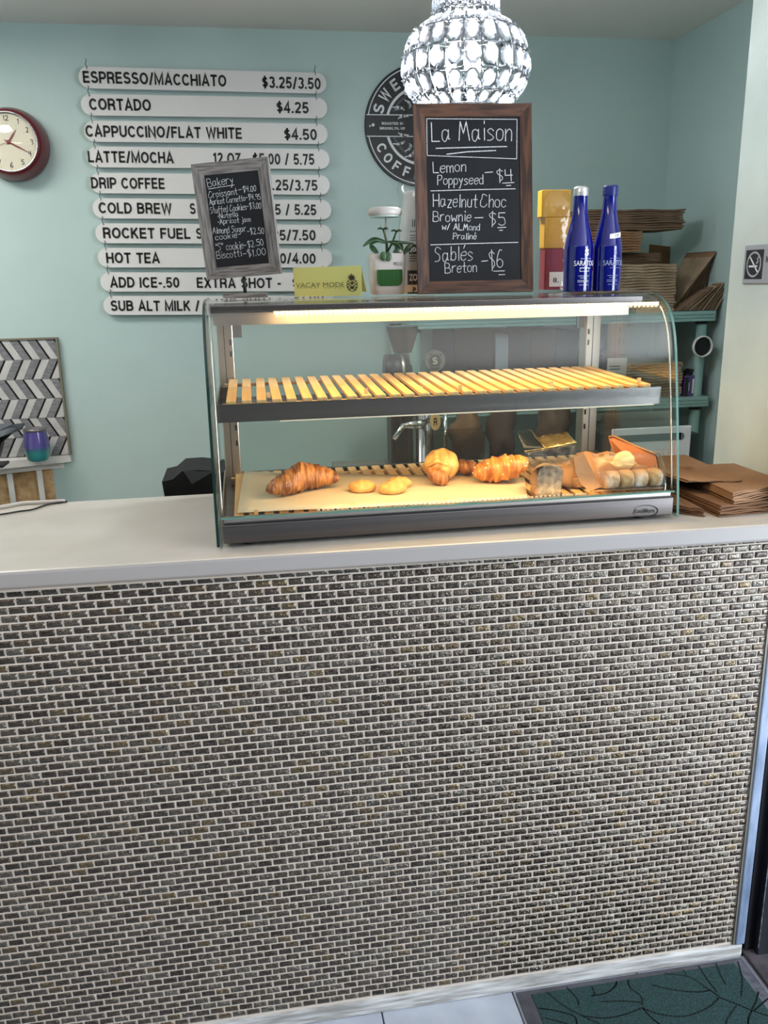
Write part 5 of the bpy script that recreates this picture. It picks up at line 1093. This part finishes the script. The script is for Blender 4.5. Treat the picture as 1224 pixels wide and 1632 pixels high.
# ---------------------------------------------------------------- paper bags on the counter by the wall
def slab(name, label, pts, z, n, th, m, wob=.003, curl=0):
    c = sum((V(p) for p in pts), V((0, 0)))/len(pts); t = thing(name, label, 'bags', (c.x, c.y, z))
    for k in range(n):
        dx, dy = r_.uniform(-wob, wob), r_.uniform(-wob, wob); q = [V((p[0]+dx, p[1]+dy, z+k*th)) for p in pts]; A, B, C_, D = q; nx, ny = 10, 6
        rows = [[tuple((A*(1-i/nx)+B*(i/nx))*(1-j/ny)+(D*(1-i/nx)+C_*(i/nx))*(j/ny)+V((0, 0, .0003+(.0012*sin(i*1.3+k)*(1-j/ny)+curl*(1-j/ny)**2*(i/nx))*(1 if k else .2)))) for i in range(nx+1)] for j in range(ny+1)]
        part('flat_bag', MB().sheet(rows, False, (0, 0, th*.72)), m, t)
    return t
M_bagk = mat('bag_kraft', col(146, 112, 82), .8, noise=10, c2=col(132, 98, 70), bump=(30, .3, .002)); M_bagd = mat('bag_kraft_shaded', col(122, 88, 62), .85, noise=10, c2=col(104, 74, 52), bump=(40, .4, .002))  # M_bagd is the same kraft with shade put into its colour
zb = CT+.0008
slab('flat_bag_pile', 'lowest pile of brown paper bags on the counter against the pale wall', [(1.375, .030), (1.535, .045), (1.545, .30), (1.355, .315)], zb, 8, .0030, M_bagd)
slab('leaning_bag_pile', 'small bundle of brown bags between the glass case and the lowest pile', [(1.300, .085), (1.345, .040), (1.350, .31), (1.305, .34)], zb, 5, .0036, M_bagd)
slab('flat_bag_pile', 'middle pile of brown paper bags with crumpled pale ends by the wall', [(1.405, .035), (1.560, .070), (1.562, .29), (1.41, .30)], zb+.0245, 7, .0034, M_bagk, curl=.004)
tb2 = slab('loose_bag', 'top kraft bag with small dark print lying askew on the piles', [(1.355, .130), (1.470, .115), (1.485, .385), (1.315, .385)], zb+.0500, 2, .0022, M_bagk, curl=-.003)
pr = MB(); c = V((1.405, .24, zb+.0562)); put_block(pr, 'COFFEE', c+V((-.024, 0, 0)), c+V((.024, -.003, 0)), .008, V((0, 0, 1))); put_block(pr, 'CO', c+V((-.006, -.016, 0)), c+V((.008, -.017, 0)), .008, V((0, 0, 1))); part('bag_print', pr, mat('bag_ink', col(84, 62, 48), .8), tb2)

# ---------------------------------------------------------------- no smoking sign on the pale wall
def onX(px, py): return atX(px, py, 1.5695)
ns = thing('no_smoking_sign', 'grey plastic no smoking sign on the pale wall at the right', 'sign', onX(1210, 452))
a = onX(1190, 392); z0 = 1.534; z1 = 1.616; ya = a.y
def ybox(y0, y1, za, zb_, x=1.5660, th=.0035): return MB().box(x, x+th, y0, y1, za, zb_, bev=.001)
part('plate', ybox(ya-.20, ya, z0, z1), mat('sign_grey', col(150, 152, 156), .45), ns)
part('black_panel', MB().box(1.5652, 1.5661, ya-.074, ya-.008, z0+.010, z1-.010), M_ink, ns)
cy_, cz_ = ya-.041, (z0+z1)/2; sy = MB(); nX = V((-1, 0, 0))
for r0 in (.0255,):
    ribbon(sy, [V((1.5650, cy_+r0*cos(2*pi*k/32), cz_+r0*sin(2*pi*k/32))) for k in range(33)], .004, nX)
ribbon(sy, [V((1.5650, cy_+.018, cz_+.018)), V((1.5650, cy_-.018, cz_-.018))], .004, nX)
ribbon(sy, [V((1.5650, cy_+.017, cz_-.004)), V((1.5650, cy_-.012, cz_-.004))], .004, nX)
ribbon(sy, [V((1.5650, cy_-.010, cz_+.002)), V((1.5650, cy_-.016, cz_+.006)), V((1.5650, cy_-.012, cz_+.012)), V((1.5650, cy_-.017, cz_+.016))], .0022, nX)
part('no_smoking_symbol', sy, M_printw, ns)
sx2 = MB(); put_block(sx2, 'NO SMOKING', V((1.5655, ya-.085, z0+.045)), V((1.5655, ya-.185, z0+.045)), .012, nX); part('sign_lettering', sx2, M_ink, ns)

# ---------------------------------------------------------------- the corner at the left: ledge, tiled splashback, cup
lz = atY(112, 725, 1.885).z; fa = atZ(0, 737, lz); fb = atZ(110, 726, lz); dv = (fb-fa).normalized(); fl0 = fa-dv*.55; fb = fa+dv*((1.888-fa.y)/dv.y if dv.y > .05 else .3)
if fb.x > -.247: fb = V((-.247, min(fb.y, 1.888), lz))
lg = thing('white_ledge', 'narrow white ledge below the chevron tiles at the left wall', 'shelf', (-.4, 1.88, lz-.05))
def strip(d, z0, z1, endcut=0): A = V((fl0.x, fl0.y+d, z0)); B = V((fb.x-endcut, fb.y+d, z0)); return MB().prism([A, B, V((B.x, YB-.001, z0)), V((A.x, YB-.001, z0))], (0, 0, z1-z0))
part('ledge_board', strip(0, lz-.028, lz), M_white, lg); part('under_strip', strip(.018, lz-.052, lz-.0285, .03), M_white, lg)
M_osb = mat('particle_board', col(214, 182, 138), .8, noise=35, c2=col(180, 144, 102), bump=(60, .3))
cbn = thing('ledge_cabinet', 'unpainted particle board front with white battens under the ledge', 'cabinet', (-.4, 1.88, 0))
part('board_front', strip(.035, .25, lz-.053, .075), M_osb, cbn)
for xx in (-.367, -.468, -.57, -.67):
    t = (xx-fl0.x)/(fb.x-fl0.x); y = fl0.y+(fb.y-fl0.y)*t+.035; part('batten', MB().box(xx-.010, xx+.010, y-.006, y+.004, .26, lz-.054), M_white, cbn)
# chevron tiles
sbk = thing('chevron_splashback', 'splashback of white, grey and black chevron marble tiles in a metal edge', 'splashback', (-.5, YB, lz))
bxR = atY(89, 541, 1.885).x; bz1 = atY(60, 541, 1.885).z; bxL = -1.0; bz0 = lz+.002
part('backing', MB().box(bxL, bxR, 1.888, YB-.001, bz0, bz1), M_grout, sbk)
M_edg = mat('brushed_bronze_edge', col(150, 142, 124), .4, metal=.6)
part('edge_trim', MB().box(bxR-.001, bxR+.006, 1.878, YB-.001, bz0, bz1+.006), M_edg, sbk); part('edge_trim', MB().box(bxL, bxR-.001, 1.878, YB-.001, bz1, bz1+.006), M_edg, sbk)
M_c = {'l': mat('white_marble_tile', col(206, 204, 202), .25, noise=20, c2=col(190, 188, 186)), 'g': mat('grey_marble_tile', col(140, 140, 142), .25, noise=45, c2=col(118, 118, 122), stretch=(1, 1, 3)), 'd': mat('black_tile', col(38, 34, 32), .2)}
def clip(P, ax, v, keep):
    out = []
    for i, a in enumerate(P):
        b = P[(i+1) % len(P)]; ia = (a[ax]-v)*keep >= 0; ib = (b[ax]-v)*keep >= 0
        if ia: out.append(a)
        if ia != ib: t = (v-a[ax])/(b[ax]-a[ax]); out.append((a[0]+(b[0]-a[0])*t, a[1]+(b[1]-a[1])*t))
    return out
rh = (bz1-bz0)/6; pit = .0640
for r in range(6):
    zt = bz1-r*rh; zb2 = zt-rh
    ut, ub = (.068, .028) if r % 2 == 0 else (-.004, .034)
    for k in range(-2, 12):
        for w0, w1, c in ((-.0006, .0058, 'd'), (.0066, .0345, 'g'), (.0353, .0626, 'l')):
            # u runs left from the right edge
            P = [(ut+k*pit+w0, zt-.0006), (ut+k*pit+w1, zt-.0006), (ub+k*pit+w1, zb2+.0006), (ub+k*pit+w0, zb2+.0006)]
            P = clip(clip(P, 0, .0008, 1), 0, bxR-bxL-.001, -1)
            if len(P) < 3: continue
            part('tile', MB().prism([V((bxR-u_, 1.8835, z_)) for u_, z_ in P], (0, .0045, 0)), M_c[c], sbk)
# tumbler
tcx = atY(57, 700, 1.80); tm_ = thing('stemless_tumbler', 'purple to turquoise metal tumbler with a clear lid on the white ledge', 'tumbler', (tcx.x, 1.80, lz))
hz_ = atY(57, 685, 1.80).z-lz-.004
tprof = catmull([(.030, .001), (.038, .010), (.046, .042*1.1), (.0465, .06), (.043, hz_*.8), (.040, hz_)], 5)
M_tum = mat('tumbler_enamel', col(92, 84, 150), .18, coat=.6); nt = M_tum.node_tree; N = nt.nodes; L = nt.links
tc = N.new('ShaderNodeTexCoord'); sx3 = N.new('ShaderNodeSeparateXYZ'); rp = N.new('ShaderNodeValToRGB'); mr = N.new('ShaderNodeMapRange'); mr.inputs['From Min'].default_value = 0; mr.inputs['From Max'].default_value = hz_
L.new(tc.outputs['Object'], sx3.inputs[0]); L.new(sx3.outputs['Z'], mr.inputs['Value']); L.new(mr.outputs[0], rp.inputs[0]); L.new(rp.outputs[0], N['Principled BSDF'].inputs['Base Color'])
rp.color_ramp.elements[0].position = .30; rp.color_ramp.elements[0].color = col(60, 150, 152); rp.color_ramp.elements[1].position = .52; rp.color_ramp.elements[1].color = col(90, 80, 148)
part('cup', MB().lathe(tprof, 36, (tcx.x, 1.80, lz)), M_tum, tm_); part('lid', MB().lathe([(.0405, hz_), (.042, hz_+.003), (.042, hz_+.010), (.037, hz_+.011), (.036, hz_+.006), (.001, hz_+.006)], 36, (tcx.x, 1.80, lz)), mat('clear_lid', col(120, 118, 120), .15, metal=.3), tm_)
# till tablet on a stand
tbm = thing('till_tablet', 'grey till tablet tilted on a black stand at the left edge of the ledge', 'tablet', (-.52, 1.72, lz))
a = atY(38, 676, 1.70); b = atY(0, 700, 1.60); M_gp = mat('grey_plastic', col(104, 110, 116), .4)
part('screen_housing', MB().prism([atY(-60, 672, 1.58), atY(20, 676, 1.70), atY(38, 674, 1.76), atY(33, 684, 1.74), atY(0, 696, 1.60), atY(-60, 712, 1.50)], (0, .02, -.004)), M_gp, tbm)
part('stand_arm', MB().prism([atY(-30, 690, 1.66), atY(22, 688, 1.70), atY(2, 706, 1.70), atY(-4, 732, 1.70), atY(-30, 732, 1.70)], (0, .05, 0)), M_black, tbm)
sf = atY(-10, 728, 1.70); part('stand_foot', MB().box(sf.x-.08, sf.x+.03, 1.69, 1.78, lz+.0005, lz+.010, bev=.002), M_black, tbm)
# cables on the counter
for nm, m, pts, r, lab in (('white_cable', M_potm, [(-40, 812), (0, 808), (35, 801), (62, 797), (88, 796), (104, 798)], .0042, 'white cable lying at the back left of the counter'), ('black_cable', M_black, [(-40, 824), (0, 820), (30, 815), (52, 812), (76, 804), (108, 798)], .0020, 'thin black cable beside the white cable')):
    P = [tuple(atZ(x, y, CT+r+.0008)) for x, y in pts]; P = [(p[0], min(p[1], .478), p[2]) for p in P]; solo(nm, MB().tube(catmull(P, 6), r, 8), m, lab, 'cable')
# black cloth bag behind the counter
q = lambda x, y, Y_=.60: atY(x, y, Y_)
bg = thing('black_bag', 'black cloth bag with a grey flap resting behind the counter left of the case', 'bag', q(300, 800))
part('bag_body', MB().prism([q(258, 768), q(275, 764), q(290, 751), q(318, 749), q(350, 752), q(380, 756), q(380, 830), q(266, 830), q(262, 790)], (0, .16, 0)), mat('black_cloth', col(16, 16, 18), .9, bump=(60, .4)), bg)
part('bag_flap', MB().prism([q(292, 751, .598), q(340, 752, .598), q(306, 772, .596)], (0, .004, 0)), mat('grey_lining', col(62, 64, 68), .85), bg)
st_ = thing('low_stool', 'plain dark stool behind the counter under the black bag', 'stool', (.33, .72, 0))
zt_ = min(p.z for p in [q(266, 830), q(380, 830)])-.001
part('seat', MB().box(.16, .50, .55, .86, zt_-.03, zt_-.001, bev=.004), M_dark, st_)
for x in (.19, .47):
    for y in (.58, .83): part('leg', MB().box(x-.015, x+.015, y-.015, y+.015, 0, zt_-.0305), M_dark, st_)
